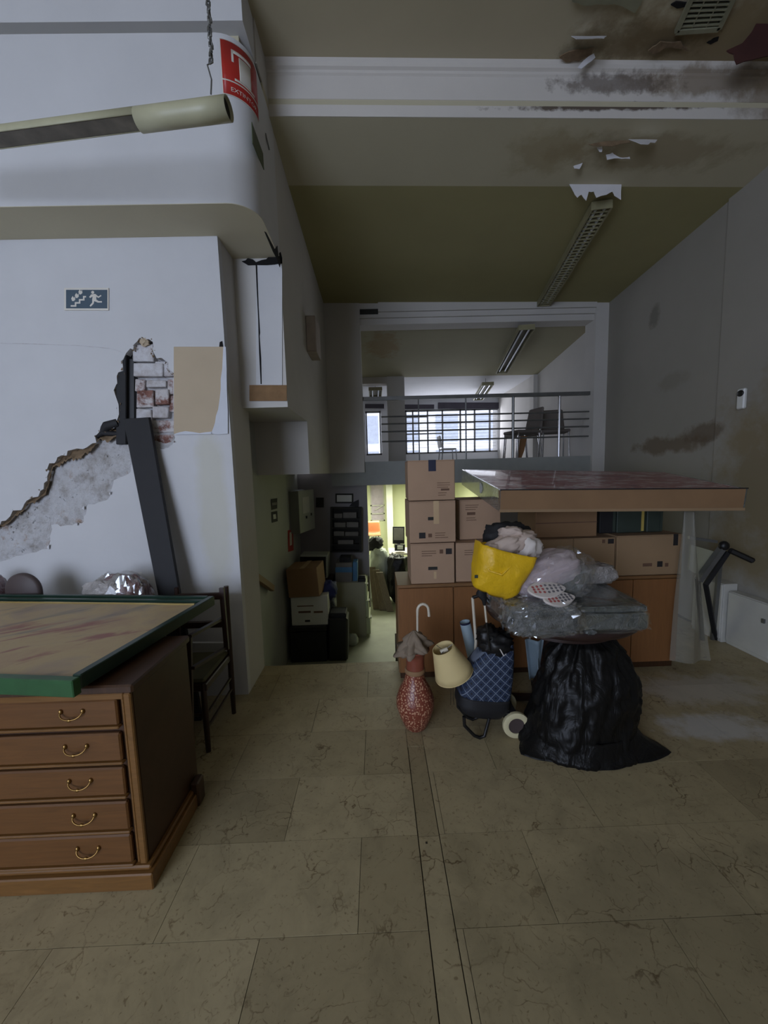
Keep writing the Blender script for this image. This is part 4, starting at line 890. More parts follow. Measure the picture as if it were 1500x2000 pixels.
# ---- yellow bag full of clothes
yb = thing('yellow_bag', 'bright yellow woven shopping bag stuffed with clothes', 'bag', (.59, 1.80, .79))
def ybag(u, v):
    a = 2*pi*u; q = math.copysign(abs(cos(a))**.5, cos(a)); r_ = math.copysign(abs(sin(a))**.5, sin(a))
    k = min(1, .72+v*2.5); hw = (.098+.032*v)*k; d = (.06+.04*v)*k
    n_ = noise.fractal(Vector((q*1.6+2, r_*1.2, v*2.4)), 1, 2, 4)
    zb_, zt_ = .812-.024*q, 1.030-.038*q
    return Vector((.542+.062*v+q*hw+.010*n_, 1.80+r_*d*(1+.18*n_)-.018*sin(pi*v)*(r_ < 0), zb_+(zt_-zb_)*v+.010*n_))
MB().grid(ybag, 49, 16).build('bag', 'yellow', yb, smooth='all', thick=.004)
MB().prism([ybag(.5+.5*k/12, .02) for k in range(13)]+[ybag(.5*k/12, .02) for k in range(1, 12)], (0, 0, .004)).build('bag_base', 'yellow', yb)
MB().tube([Vector((.48, 1.725, 1.0)), Vector((.50, 1.70, .95)), Vector((.555, 1.695, .93)), Vector((.60, 1.70, .97)), Vector((.61, 1.72, 1.0))], .006, 6).build('bag_handle', 'yellow', yb, smooth=True)
OB((.452, 1.735, .915), (.02, .004, .014)).build('print_mark', 'album', yb)
cl = thing('folded_clothes', 'crumpled pinkish clothes piled in the yellow bag', 'clothes', (.66, 1.84, 1.0))
for k, (x, y, z, rx, ry, rz_) in enumerate([(.60, 1.82, 1.035, .10, .07, .045), (.68, 1.85, 1.05, .095, .075, .05), (.715, 1.83, 1.025, .07, .07, .055), (.655, 1.86, 1.085, .08, .06, .03), (.54, 1.80, 1.01, .06, .05, .035)]):
    MB().blob((x, y, z), (rx, ry, rz_), .28, 2.6, 32, 18, .8, 31+k, rot=(0, R(-20+k*14), R(k*23))).build('garment', 'cloth_pink' if k != 2 else 'sole', cl, smooth='all')
MB().blob((.66, 1.95, 1.06), (.12, .04, .07), .3, 3, 24, 14, .8, 44).build('dark_garment', 'black_m', cl, smooth='all')

# ---- speckled vase with an umbrella in it
vs_ = thing('floor_vase', 'tall red speckled ceramic vase on the floor', 'vase', (.176, 1.99, 0))
MB().lathe([(0, 0), (.046, 0), (.060, .012), (.085, .07), (.104, .135), (.103, .175), (.086, .225), (.062, .27), (.050, .305), (.050, .335)], (.176, 1.99, 0), 40).build('body', 'vase', vs_, smooth=True)
MB().lathe([(.050, .330), (.049, .40), (.054, .43), (.080, .452), (.074, .456), (.046, .43), (.042, .36)], (.180, 1.99, 0), 40).build('neck', 'vase_neck', vs_, smooth=True)
MB().lathe([(.052, .320), (.056, .326), (.056, .340), (.052, .346)], (.178, 1.99, 0), 40).build('neck_band', 'card_dark', vs_, smooth=True)
um = thing('umbrella', 'folded taupe umbrella with ivory crook handle standing in the vase', 'umbrella', (.185, 1.99, .40))
hp = [(.192, 1.99, .36), (.195, 1.99, .50), (.197, 1.99, .63), (.198, 1.99, .665)]+[(.198+.030-.030*cos(a), 1.99, .665+.036*sin(a)) for a in [pi*k/8 for k in range(1, 9)]]+[(.260, 1.99, .632)]
MB().tube(hp, [.006]*3+[.0075]*9+[.008], 10).build('crook_handle', 'ivory', um, smooth=True)
def uw(a, t): return 1+(.10+.22*sin(pi*min(1, t*1.1)))*sin(6*a+4*t+1.3*noise.noise(Vector((cos(a)*2, sin(a)*2, t*3))))+.12*noise.noise(Vector((cos(a)*3, sin(a)*3, t*4+5)))
MB().lathe([(.030, -.06), (.040, -.02), (.062, -.002), (.080, .010), (.070, .026), (.050, .042), (.054, .056), (.040, .074), (.018, .090), (.008, .10)], (.186, 1.985, .46), 64, wob=uw, axis=Euler((R(4), R(-6), 0))).build('cloth_fold', 'cloth_tan', um, smooth='all')
MB().lathe([(.028, -.02), (.062, -.010), (.082, .002), (.058, .018), (.030, .03)], (.168, 1.972, .462), 48, wob=lambda a, t: uw(a+1.9, t)*(1+.15*cos(a-2.6)), axis=Euler((R(10), R(-16), 0))).build('cloth_fold', 'cloth_tan', um, smooth='all')
MB().tube([(.195, 1.99, .50), (.1955, 1.99, .525)], .009, 8).build('ferrule', 'black', um)
# ---- lampshade hooked on the trolley
ls = thing('lampshade', 'cream conical lampshade tilted against the tartan trolley', 'lampshade', (.36, 1.93, .33))
ax = Euler((R(6), R(-22), 0)); c0_ = Vector((.378, 1.92, .345))
MB().lathe([(.105, 0), (.060, .150)], c0_, 40, axis=ax)
mbs = MB(); m3 = ax.to_matrix()
mbs.grid(lambda u, v: c0_+m3@Vector(((.104-.048*v)*cos(2*pi*u), (.104-.048*v)*sin(2*pi*u), .162*v)), 41, 6).build('shade', 'shade', ls, smooth='all', thick=.002)
for rr_, zz_ in ((.104, .001), (.056, .161)): MB().tube([c0_+m3@Vector((rr_*cos(2*pi*k/32), rr_*sin(2*pi*k/32), zz_)) for k in range(33)], .002, 6, cap=False).build('rim', 'shade', ls)
MB().tube([c0_+m3@Vector((-.02, 0, .145)), c0_+m3@Vector((.02, 0, .145))], .011, 10).build('lamp_holder', 'ivory', ls, smooth=True)
for a in (0, 2.1, 4.2): MB().tube([c0_+m3@Vector((0, 0, .145)), c0_+m3@Vector((.056*cos(a), .056*sin(a), .16))], .0015, 5).build('spider_wire', 'steel', ls)
for d_ in (0, .012): MB().tube([(.352+d_, 1.87, .33), (.350+d_, 1.87, .24), (.348+d_*1.5, 1.87, .20)], .0012, 5).build('pull_cord', 'black', ls)
# ---- tartan shopping trolley
tr = thing('shopping_trolley', 'blue tartan shopping trolley with black base and cream wheels', 'trolley', (.56, 1.92, 0))
def bagf(u, v):
    a = 2*pi*u; z = .115+v*.385
    cxx = .525+.105*v**1.6; hw = .135-.075*v**2.2+.012*sin(pi*v); hd = .10-.03*v
    x = math.copysign(abs(cos(a))**.55, cos(a))*hw; y = math.copysign(abs(sin(a))**.55, sin(a))*hd
    n_ = .014*noise.fractal(Vector((x*8+3, y*8, z*7)), 1, 2, 4)
    if v < .12: hw2 = .78+v*1.8; x *= hw2; y *= hw2
    return Vector((cxx+x*(1+n_*4), 1.95+y*(1+n_*4), z+.05*(cos(a) > 0)*0-.06*(x/.15)*(1-v)*.4))
MB().grid(lambda u, v: bagf(u, .26+.74*v), 45, 18).build('bag', 'tartan', tr, smooth='all', thick=.003)
MB().grid(lambda u, v: bagf(u, .27*v), 45, 8).build('bag_base', 'black_m', tr, smooth='all', thick=.004)
MB().blob((.60, 1.94, .50), (.085, .08, .06), .25, 3, 30, 18, .8, 61).build('bag_opening', 'black', tr, smooth='all')
MB().blob((.56, 1.93, .545), (.055, .05, .045), .35, 3, 26, 16, .8, 62).build('bag_flap', 'black', tr, smooth='all')
MB().tube([(.415, 1.86, .14), (.418, 1.86, .09), (.47, 1.87, .025), (.50, 1.87, .011), (.525, 1.87, .02), (.55, 1.87, .12)], .009, 8).build('stand_frame', 'black', tr, smooth=True)
MB().tube([(.415, 2.02, .14), (.418, 2.02, .09), (.47, 2.02, .025), (.50, 2.02, .011), (.525, 2.02, .02), (.55, 2.02, .12)], .009, 8).build('stand_frame', 'black', tr, smooth=True)
MB().tube([(.66, 1.90, .12), (.66, 2.0, .6), (.585, 2.06, .70)], .009, 8).build('pole', 'black', tr)
MB().tube([(.50, 2.03, .10), (.53, 2.06, .45), (.515, 2.07, .70)], .008, 8).build('pole', 'ivory', tr)
MB().tube([(.515, 2.07, .70), (.55, 2.07, .71), (.585, 2.06, .70)], .010, 8).build('push_handle', 'black', tr)
B(.64, .70, 1.88, 2.06, .085, .135).build('axle_housing', 'black_m', tr)
for yw in (1.875, 2.065):
    w_ = MB().lathe([(.042, -.012), (.058, -.014), (.069, -.010), (.0715, 0), (.069, .010), (.058, .014), (.042, .012), (.042, -.012)], (.692, yw, .0715), 36, axis=Euler((pi/2, 0, 0))).build('wheel', 'wheel', tr, smooth=True)
    MB().lathe([(0, -.006), (.044, -.008), (.044, .008), (0, .006)], (.692, yw, .0715), 28, axis=Euler((pi/2, 0, 0))).build('hub', 'brownred', w_, smooth=True)
MB().tube([(.692, 1.87, .0715), (.692, 2.07, .0715)], .006, 8).build('axle', 'steel', tr)
MB().tube([(.60, 1.855, .50), (.615, 1.84, .47), (.63, 1.85, .475)], .003, 6).build('cord', 'sole', tr)
ro = thing('paper_roll', 'pale blue cardboard tube standing behind the trolley', 'tube', (.50, 2.2, .22))
ra_, rb_ = aY(908, 1214, 2.16), aY(934, 1330, 2.16)
dd = (rb_-ra_); rb_ = ra_+dd*((.0-ra_.z)/dd.z)
MB().tube([ra_, rb_], .029, 20, cap=False).build('tube', 'roll', ro, smooth=True, thick=.004); MB().tube([ra_+(rb_-ra_)*.06, ra_+(rb_-ra_)*.07], .026, 20).build('dark_inside', 'void', ro)
MB().tube([ra_, ra_+(rb_-ra_)*.02], .030, 20, cap=False).build('rim', 'tape_blue', ro, thick=.003)
# second umbrella leaning on the bag
u2 = thing('black_umbrella', 'closed black umbrella with pale shaft under the yellow bag', 'umbrella', (.50, 1.84, .5))
MB().tube([aY(950, 1215, 1.83), aY(946, 1176, 1.82)], .005, 8).build('shaft', 'ivory', u2)
MB().tube([aY(946, 1182, 1.82), aY(946, 1172, 1.82), aY(940, 1158, 1.80), aY(938, 1150, 1.79)], [.007, .013, .026, .008], 12).build('canopy', 'black_m', u2, smooth=True)
MB().tube([aY(950, 1215, 1.83), aY(957, 1270, 1.86)], .005, 8).build('shaft', 'black', u2)
# ---- black rubbish bag
rbg = thing('rubbish_bag', 'big full black rubbish bag in front of round table', 'rubbish bag', (1.02, 1.84, 0))
def rb(u, v):
    a = 2*pi*u
    prof = [(0, .29), (.03, .295), (.10, .265), (.25, .258), (.45, .25), (.62, .235), (.78, .20), (.90, .14), (.97, .07), (1.0, .02)]
    for (p0_, r0), (p1_, r1) in zip(prof, prof[1:]):
        if p0_ <= v <= p1_: r = r0+(r1-r0)*(v-p0_)/(p1_-p0_); break
    z = v*.585
    x, y = cos(a)*r*1.02, sin(a)*r*.76
    n_ = noise.fractal(Vector((x*6, y*6, z*4.5)), 1, 2, 5)
    fold = .018*sin(9*a+5*noise.noise(Vector((a, z*4, 0)))*2)*v*v
    rg = abs(noise.noise(Vector((cos(a)*4.5, sin(a)*4.5, z*5+2*sin(a*2)))))
    rg2 = abs(noise.noise(Vector((cos(a)*9, sin(a)*9, z*13+3))))
    k = 1+.10*n_-.13*rg*(.35+v)-.06*rg2+.05+fold/max(.05, r)
    cx_ = 1.015+.035*sin(2.5*v)
    P_ = Vector((cx_+x*k, 1.86+y*k, z*(1+.02*n_)))
    return P_
MB().grid(rb, 150, 80).build('bag', 'bagfilm', rbg, smooth='all')
def skirt(u, v):    # flared hem with the two pulled-out corners
    a = 2*pi*u; ca, sa = cos(a), sin(a)
    r = .245+.045*v; ex = (max(0, 1-abs((a+pi) % (2*pi)-pi+R(24))/R(34))*.125+max(0, 1-abs(a-R(202))/R(26))*.07)*v
    n_ = noise.fractal(Vector((ca*3, sa*3, v)), 1, 2, 4)
    x = ca*(r+ex)*1.02; y = sa*(r*.80+ex*.8)
    return Vector((1.015+x*(1+.03*n_), 1.86+y*(1+.03*n_), max(.002, .10*(1-v)**1.5+.004+.012*n_*(1-v))))
MB().grid(skirt, 90, 10).build('hem', 'bagfilm', rbg, smooth='all', thick=.002)
# bluish sheet under the table
def sht(u, v):
    p = aY(1026+42*u+(12*v if u < .5 else 0), 1250+82*v, 2.36); return Vector((p.x, 2.36+.02*sin(9*u)+.03*v, max(.005, p.z)))
bs_ = MB().grid(sht, 14, 12).build('white_cloth', 'roll', smooth='all', thick=.006); tag(bs_, 'pale bluish cloth hanging under the round table', 'cloth')

# ---- right side: clear sheet, folded easel, white low cupboards
def cls(u, v):
    x = (1337+20*u)+((1308+78*u)-(1337+20*u))*v; p = aY(x, 1000+290*v, 2.40)
    return Vector((p.x, 2.40+.025*sin(7*u+2*v)-.02*v, max(.004, p.z)))
cs = MB().grid(cls, 16, 18).build('plastic_sheet', 'clear', smooth='all'); tag(cs, 'hanging translucent plastic sheet at the right end of the cabinets', 'sheet')
ez = thing('folding_easel', 'folded grey easel with black handle leaning at right wall', 'easel', (2.45, 2.72, 0))
e_ = [aY(1352, 1060, 2.72), aY(1410, 1062, 2.72), aY(1368, 1195, 2.78), aY(1342, 1150, 2.78)]
MB().prism([aY(1350, 1064, 2.74), aY(1398, 1078, 2.74), aY(1362, 1122, 2.76), aY(1345, 1112, 2.76)], (0, .012, 0)).build('panel', 'filing', ez)
MB().bar(aY(1412, 1068, 2.70), aY(1364, 1134, 2.72), .05, .03).build('rail', 'steel', ez); MB().bar(aY(1422, 1078, 2.70), aY(1378, 1142, 2.72), .018, .03).build('rail', 'black_m', ez)
MB().bar(aY(1400, 1058, 2.70), aY(1345, 1050, 2.72), .02, .02).build('top_bar', 'steel', ez)
MB().bar(aY(1424, 1074, 2.68), aY(1472, 1096, 2.62), .045, .04).build('handle', 'black', ez, bevel=.01); MB().blob(aY(1414, 1066, 2.69), (.035, .03, .035), .05, nu=16, nv=10).build('joint', 'black', ez, smooth='all')
for a_, b_ in (((1378, 1140), (1398, 1250)), ((1362, 1130), (1372, 1250)), ((1408, 1075), (1392, 1246))):
    q0, q1 = aY(*a_, 2.72), aY(*b_, 2.90); q1 = q0+(q1-q0)*(q0.z/(q0.z-q1.z)); MB().bar(q0, q1, .028, .02).build('leg', 'black_m' if a_[0] != 1408 else 'steel', ez)
for k, (y0_, y1_, x0_, h_, lab) in enumerate([(2.50, 2.84, 2.69, .42, 'white low cupboard nearest the camera on right wall'), (2.85, 3.13, 2.66, .47, 'white low cupboard behind the easel on right wall')]):
    t = thing('low_cupboard', lab, 'cupboard', (2.73, (y0_+y1_)/2, 0), 'white low cupboards')
    B(x0_+.012, XR-.003, y0_, y1_, 0, h_).build('body', 'white_paint', t, bevel=.003); B(x0_, x0_+.012, y0_+.006, y1_-.006, .03, h_-.006).build('door', 'white_paint', t, bevel=.003)
    OB((x0_-.006, y0_+.05, h_*.7), (.012, .02, .03)).build('latch', 'steel', t)

# ---- lower room beside the steps
def solo(mb, name, mat, label, cat, group=None, **k): return tag(mb.build(name, mat, **k), label, cat, group)
def floor_box(x0, x1, y0, y1, Ya, Yb, j=0): return pxbox(x0, x1, y0, y1, Ya, Yb, j)
eb = thing('electrical_cabinet', 'grey electrical cabinet with papers on the lower left wall', 'electrical cabinet', (-.95, 4.7, .8))
zt0, zb0 = aY(590, 958, 4.6).z, aY(590, 1038, 4.6).z
B(-1.019, -.915, 4.45, 4.85, zb0, zt0).build('casing', 'elec_shaded', eb); d = MB().hexa([(-.915, 4.45, zb0), (-.905, 4.44, zb0), (-.80, 4.86, zb0), (-.815, 4.86, zb0), (-.915, 4.45, zt0), (-.905, 4.44, zt0), (-.80, 4.86, zt0), (-.815, 4.86, zt0)]).build('door', 'elec', eb)
MB().hexa([(-.882, 4.53, zb0+.22), (-.879, 4.53, zb0+.22), (-.833, 4.72, zb0+.22), (-.836, 4.72, zb0+.22), (-.882, 4.53, zt0-.08), (-.879, 4.53, zt0-.08), (-.833, 4.72, zt0-.08), (-.836, 4.72, zt0-.08)]).build('notice', 'paper', d)
for yy, zz_ in ((4.62, zb0+.17), (4.76, zb0+.19)): OB((-.86+(yy-4.62)*.25, yy, zz_), (.02, .03, .03)).build('knob', 'black', d)
def on_left(name, px, mat, label, cat, th=.006): return solo(MB().prism([aX(x, y, -1.019) for x, y in px], (th, 0, 0)), name, mat, label, cat)
s1 = thing('wall_notice', 'upper black and white notice on the lower left wall', 'notice', aX(535, 995, -1.019), 'notices on the lower left wall')
def lw(px, mat, parent, nm, off=.0): return MB().prism([aX(x, y, -1.018+off) for x, y in px], (.003, 0, 0)).build(nm, mat, parent)
lw([(529, 975), (541, 973), (541, 993), (530, 996)], 'black_m', s1, 'panel'); lw([(530.5, 982), (540, 981), (540, 986), (531, 987)], 'files', s1, 'print_band', .004)
s2 = thing('wall_notice', 'lower black notice with white symbol on the lower left wall', 'notice', aX(535, 1020, -1.019), 'notices on the lower left wall')
lw([(530, 1000), (541, 998), (542, 1018), (531, 1021)], 'black_m', s2, 'panel'); lw([(533, 1005), (538, 1004), (539, 1013), (534, 1014)], 'paper', s2, 'symbol', .004)
s3 = thing('fire_notice', 'tall red fire notice on the lower left wall', 'notice', aX(567, 1077, -1.019))
lw([(562, 1036), (572, 1034), (573, 1075), (563, 1078)], 'red', s3, 'panel'); lw([(565.5, 1040), (569, 1039), (570, 1064), (566, 1066)], 'sign_white', s3, 'symbol', .004)
hr = solo(MB().bar(Vector((-.985, 2.80, .72)), Vector((-.985, 3.45, .38)), .04, .06), 'handrail', 'cab_top', 'worn brown handrail board sloping down the steps', 'handrail', bevel=.005)
o = solo(pxbox(617, 632, 972, 991, 4.96, 4.979), 'picture', 'niche', 'small dark picture beside the electrical cabinet', 'picture')
fp = thing('framed_label', 'small white framed label above the dark shelf niche', 'label', aY(673, 982, 4.97))
pxbox(655, 690, 964, 983, 4.962, 4.979).build('frame', 'niche', fp); pxbox(658, 687, 967, 980, 4.958, 4.962).build('card', 'paper', fp)
solo(MB().prism([aY(x, y, 4.95) for x, y in [(682, 989), (688, 982), (700, 976), (700, 990)]], (0, .025, 0)), 'cloth_scrap', 'black_m', 'black scrap hanging over the shelf niche', 'cloth')
nc = thing('wall_shelf', 'dark wall shelf unit filled with files in the lower room', 'shelf', aY(676, 1080, 4.9))
pxbox(645, 706, 991, 1079, 4.965, 4.979).build('back_panel', 'niche', nc)
for a, b_ in (((645, 649)), (702, 706)): pxbox(a, b_, 991, 1079, 4.87, 4.965).build('side_panel', 'niche', nc)
for y in (991, 1012, 1030, 1047, 1063, 1076): pxbox(645, 706, y, y+3, 4.88, 4.965).build('shelf_board', 'niche', nc)
for k, (x0, x1, y0, y1) in enumerate([(653, 668, 1003, 1012), (670, 696, 1001, 1012), (653, 675, 1021, 1030), (677, 700, 1020, 1030), (652, 672, 1038, 1047), (674, 700, 1039, 1047), (660, 690, 1055, 1063)]):
    solo(pxbox(x0, x1, y0, y1-.3, 4.89, 4.95), 'file_stack', 'files', ['left stack of files on the first shelf', 'right stack of files on the first shelf', 'left stack of files on the second shelf', 'right stack of files on the second shelf', 'left stack of files on the third shelf', 'right stack of files on the third shelf', 'single stack of files on the lowest shelf'][k], 'files', 'files on the dark wall shelf')
# goods piled by the steps
tk = thing('storage_chest', 'black trunk on the lower floor under the white box', 'trunk', (-.9, 4.15, ZLOW))
def lowbox(px0, px1, z0, z1, Ya, Yb): a = aY(px0, 1180, Ya).x; b_ = aY(px1, 1180, Ya).x; return B(a, b_, Ya, Yb, z0, z1)
lowbox(562, 634, ZLOW, -.26, 3.95, 4.40).build('body', 'black_m', tk, bevel=.01); lowbox(560, 636, -.26, -.20, 3.94, 4.41).build('lid', 'black', tk, bevel=.01)
wbx = thing('white_box', 'white printed box on the black trunk', 'box', (-.85, 4.1, -.2))
lowbox(568, 640, -.20, .12, 3.98, 4.36).build('carton', 'paper', wbx, bevel=.005); lowbox(582, 606, -.06, -.04, 3.977, 3.98).build('printed_line', 'print2', wbx); lowbox(612, 630, -.065, -.045, 3.977, 3.98).build('printed_line', 'print2', wbx); lowbox(580, 612, .01, .02, 3.977, 3.98).build('printed_line', 'print2', wbx); lowbox(594, 604, -.16, -.14, 3.977, 3.98).build('printed_mark', 'print', wbx)
cb = thing('cardboard_box', 'taped brown cardboard box on the pile by the steps', 'box', (-.98, 3.9, .12))
OB((-.79, 4.08, .285), (.33, .30, .31), rot=(R(2), R(-3), R(-6))).build('carton', 'card_dark', cb, bevel=.005); OB((-.79, 4.08, .442), (.05, .30, .004), rot=(R(2), R(-3), R(-6))).build('tape', 'tape_clear', cb)
tv_ = thing('old_monitor', 'old dark monitor with pale casing behind the brown box', 'monitor', (-.75, 4.6, .25))
pxbox(586, 636, 1088, 1128, 4.55, 4.57).build('screen', 'black', tv_); pxbox(586, 640, 1084, 1130, 4.57, 4.80).build('casing', 'elec', tv_, bevel=.01)
ts = thing('monitor_table', 'dark table under the old monitor', 'table', (-.75, 4.65, ZLOW)); B(-.98, -.58, 4.50, 4.9, .07, .11).build('top', 'walnut_dark', ts)
for x in (-.96, -.60):
    for y in (4.52, 4.87): B(x-.02, x+.02, y-.02, y+.02, ZLOW, .07).build('leg', 'walnut_dark', ts)
solo(MB().blob(aY(632, 1150, 4.22)+Vector((.05, 0, -.01)), (.10, .11, .10), .2, 3, 28, 18, .8, 81), 'blue_bag', 'blue', 'dark blue cloth bag on the pile by the steps', 'bag', smooth='all')
solo(MB().blob(aY(645, 1172, 4.25)+Vector((.03, 0, 0)), (.045, .07, .11), .3, 3, 24, 16, .8, 82), 'plastic_bag', 'film_silver', 'crumpled shiny plastic bag hanging beside the white box', 'bag', smooth='all')
bn = thing('black_suitcase', 'black suitcase standing beside the trunk', 'suitcase', (-.5, 3.95, ZLOW)); pxbox(640, 679, 1208, 1292, 3.95, 4.2).build('shell', 'black', bn, bevel=.02); pxbox(643, 676, 1198, 1209, 3.98, 4.18).build('top_flap', 'black_m', bn, bevel=.01)
# filing cabinet
fc = thing('filing_cabinet', 'khaki steel filing cabinet with open drawers lit greenish', 'filing cabinet', (-.35, 4.75, ZLOW))
fx0, fx1 = aY(656, 1180, 4.55).x, aY(714, 1180, 4.55).x; fz = aY(690, 1138, 4.55).z
B(fx0, fx1, 4.55, 4.95, ZLOW, fz).build('body', 'filing', fc, bevel=.004)
hh = (fz-ZLOW-.04)/3
for k, ext in enumerate((.05, .035, .02)):
    dr = B(fx1, fx1+ext, 4.56, 4.94, ZLOW+.03+k*hh, ZLOW+.02+(k+1)*hh).build('drawer', 'filing_lit', fc, bevel=.003); B(fx1+ext, fx1+ext+.012, 4.72, 4.80, ZLOW+.03+k*hh+hh*.6, ZLOW+.03+k*hh+hh*.7).build('handle', 'steel', dr)
gb = thing('grey_box', 'grey box with blue band on the filing cabinet', 'box', (-.4, 4.75, fz)); pxbox(655, 688, 1100, 1137.5, 4.60, 4.85).build('carton', 'files', gb, bevel=.005); pxbox(655, 688, 1108, 1118, 4.595, 4.60).build('blue_band', 'blue_box', gb)
solo(pxbox(689, 698, 1098, 1137, 4.62, 4.8), 'blue_carton', 'blue_box', 'narrow light blue carton on the filing cabinet', 'carton', bevel=.004)
solo(pxbox(663, 686, 1088, 1099.5, 4.65, 4.8), 'hole_punch', 'black_m', 'dark clutter on top of the grey box', 'clutter', bevel=.01)
ph = thing('telephone', 'black desk telephone on the filing cabinet corner', 'telephone', (-.2, 4.6, fz)); pxbox(699, 714, 1129, 1138, 4.57, 4.68).build('base', 'black', ph, bevel=.01); pxbox(700, 713, 1125, 1130, 4.58, 4.62).build('handset', 'black', ph, bevel=.006)
solo(MB().blob(aZ(688, 1258, ZLOW)+Vector((0, 0, .05)), (.07, .06, .07), .25, 3, 24, 16, .8, 84, flat=-.05), 'white_bag', 'greywhite', 'small white plastic bag on the lower floor', 'bag', smooth='all')
# lit room behind
for k, (xa, xb, lab) in enumerate([(727, 742, 'leftmost grey board leaning by the doorway'), (735, 755, 'middle grey board leaning by the doorway'), (742, 770, 'rightmost grey board leaning by the doorway')]):
    a, b_ = aY(xa, 1108+k*5, 5.68-k*.05), aY(xb-4, 1205, 5.43-k*.05); b_ = a+(b_-a)*((ZLOW+.005-a.z)/(b_.z-a.z))
    solo(MB().hexa([b_+Vector((-.055, 0, 0)), b_+Vector((.045, 0, 0)), b_+Vector((.045, .03, 0)), b_+Vector((-.055, .03, 0)), a+Vector((-.055, 0, 0)), a+Vector((.045, 0, 0)), a+Vector((.045, .03, 0)), a+Vector((-.055, .03, 0))]), 'leaning_board', 'frame_wood', lab, 'board', 'boards leaning inside the lit doorway', bevel=.003)
bk_ = thing('black_sack', 'tall full black sack inside the lit doorway', 'sack', aZ(768, 1200, ZLOW))
p = aY(778, 1120, 5.75); MB().blob((p.x, 5.78, p.z), (.17, .16, .30), .22, 2.5, 32, 22, .8, 91).build('upper_bag', 'bagfilm', bk_, smooth='all'); MB().blob((p.x+.04, 5.78, ZLOW+.26), (.19, .16, .27), .15, 2.5, 32, 22, .75, 92, flat=-.26).build('lower_bag', 'bagfilm', bk_, smooth='all')
p = aY(738, 1088, 5.9); ws = thing('white_sack', 'pale sacks piled inside the lit doorway', 'sacks', (p.x, 5.9, ZLOW))
MB().blob((p.x+.02, 5.9, p.z-.15), (.17, .15, .30), .2, 2.5, 30, 20, .8, 93).build('upper_sack', 'greywhite', ws, smooth='all'); MB().blob((p.x, 5.92, ZLOW+.20), (.2, .16, .22), .15, 2.5, 30, 20, .75, 94, flat=-.2).build('lower_sack', 'greywhite', ws, smooth='all')
solo(MB().blob(aY(731, 1063, 5.95), (.13, .09, .10), .3, 3, 26, 16, .8, 95, rot=(0, R(-25), 0)), 'black_cloth', 'black_m', 'black cloth on the pale sacks in the lit doorway', 'cloth', smooth='all')
oc_ = thing('orange_chair', 'orange shell chair in the lit lower room', 'chair', aY(730, 1100, 6.5))
def shell(u, v):
    x0_ = aY(716, 1040, 6.5).x; w_ = .24
    if v < .5: z = 1.0; return Vector((x0_+u*w_, 6.40+.20*v*2, aY(730, 1045, 6.5).z+.02*abs(u-.5)))
    q = (v-.5)*2; return Vector((x0_+u*w_*(1-.12*q)+.01*q, 6.60+.05*q, aY(730, 1045, 6.5).z+.225*q))
MB().grid(shell, 10, 12).build('seat_shell', 'orange', oc_, smooth='all', thick=.012)
zs = aY(730, 1045, 6.5).z; xs = aY(716, 1040, 6.5).x
for (dx, dy) in ((.04, .03), (.20, .03), (.04, .18), (.20, .18)): MB().tube([(xs+dx, 6.42+dy, zs), (xs+dx+(.06 if dx > .1 else -.04), 6.42+dy, ZLOW)], .008, 6).build('leg', 'black', oc_)
dk = thing('pale_desk', 'pale desk under the small monitor in the lit room', 'desk', aZ(785, 1180, ZLOW)); pz = aY(780, 1076, 6.6).z
B(.18, .75, 6.4, 6.9, pz-.03, pz).build('top', 'sole', dk); 
for x in (.2, .73):
    for y in (6.42, 6.88): B(x-.015, x+.015, y-.015, y+.015, ZLOW, pz-.03).build('leg', 'steel', dk)
mn = thing('small_monitor', 'small dark framed monitor standing in the lit room', 'monitor', aY(779, 1076, 6.5)); pxbox(767, 790, 1029, 1062, 6.5, 6.53).build('bezel', 'black_m', mn); pxbox(769, 788, 1032, 1055, 6.493, 6.5).build('screen', 'files', mn); pxbox(776, 782, 1062, 1076, 6.5, 6.53).build('stand', 'black_m', mn)
pr_ = thing('desk_printer', 'dark printer with white paper on the pale desk', 'printer', aY(780, 1076, 6.45)); pxbox(771, 791, 1064, 1076, 6.42, 6.49).build('casing', 'black_m', pr_); pxbox(776, 787, 1066, 1073, 6.41, 6.42).build('paper', 'paper', pr_)
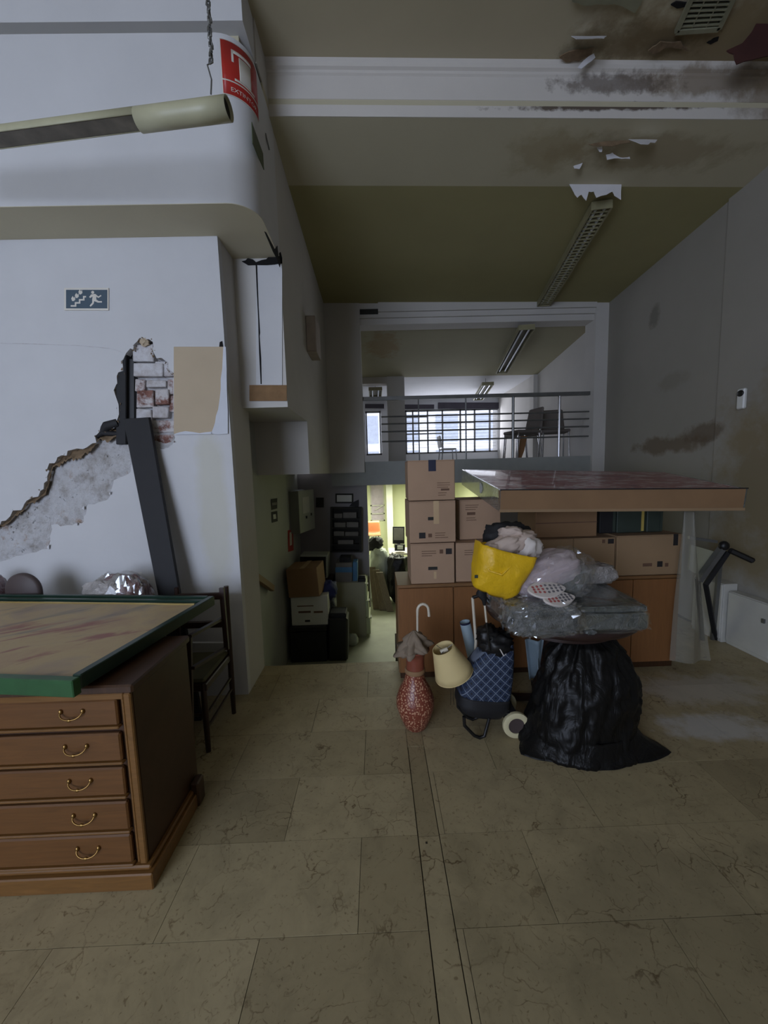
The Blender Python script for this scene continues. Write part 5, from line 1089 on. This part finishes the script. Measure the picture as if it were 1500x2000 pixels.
# ---- chairs on the mezzanine
def mchair(label, loc, rz, seat='seat_grey', legs='chrome', k=.8):
    t = thing('stacking_chair', label, 'chair', loc, 'chairs left on the mezzanine'); t.rotation_euler = (0, 0, rz); L_ = Vector(loc)
    def pb(n, mb, mt, **kw):
        return mb.build(n, mt, t, **kw)
    V = lambda x, y, z: L_+Vector((x*k, y*k, z*k))
    w = .22
    MB().hexa([V(-w, -w, .42), V(w, -w, .42), V(w, w, .42), V(-w, w, .42), V(-w, -w, .47), V(w, -w, .47), V(w, w, .47), V(-w, w, .47)]).build('seat', seat, t, bevel=.012)
    MB().hexa([V(-w, w, .50), V(w, w, .50), V(w, w+.05, .50), V(-w, w+.05, .50), V(-w+.03, w+.06, .86), V(w-.03, w+.06, .86), V(w-.03, w+.10, .86), V(-w+.03, w+.10, .86)]).build('backrest', seat, t, bevel=.02)
    for sx in (-1, 1):
        MB().tube([V(sx*w*.95, -w, 0), V(sx*w*.9, -w*.9, .42)], .010, 8).build('leg', legs, t); MB().tube([V(sx*w*.95, w*1.2, 0), V(sx*w*.9, w, .42), V(sx*w*.85, w+.05, .60)], .010, 8).build('leg', legs, t)
    return t
mchair('grey padded chair nearest the railing post', (2.02, 5.35, 1.543), R(-75)); mchair('grey padded chair against the mezzanine side wall', (2.54, 5.50, 1.543), R(-15), k=.82); mchair('grey padded chair behind the other two on the mezzanine', (2.30, 6.1, 1.543), R(-80), k=.85)
mchair('pale chair seen against the wide far window', (1.42, 7.6, 1.543), R(95), 'seat_pale', 'steel', k=.62)
bp = MB().prism([aY(x, y, 5.25) for x, y in [(1016, 852), (1030, 851), (1024, 880), (1018, 896), (1011, 896), (1014, 870)]], (0, .03, 0)).build('brown_board', 'cab_top'); tag(bp, 'brown panel leaning on the chairs by the railing', 'panel')
fs2 = thing('small_fire_sign', 'small red fire sign on the mezzanine side wall', 'sign', aX(1147, 668, 2.846)); MB().prism([aX(x, y, 2.846) for x, y in [(1143, 636), (1152, 629), (1152, 663), (1143, 669)]], (.004, 0, 0)).build('panel', 'red', fs2); MB().prism([aX(x, y, 2.843) for x, y in [(1146, 643), (1149, 641), (1149, 655), (1146, 657)]], (.003, 0, 0)).build('symbol', 'sign_white', fs2)
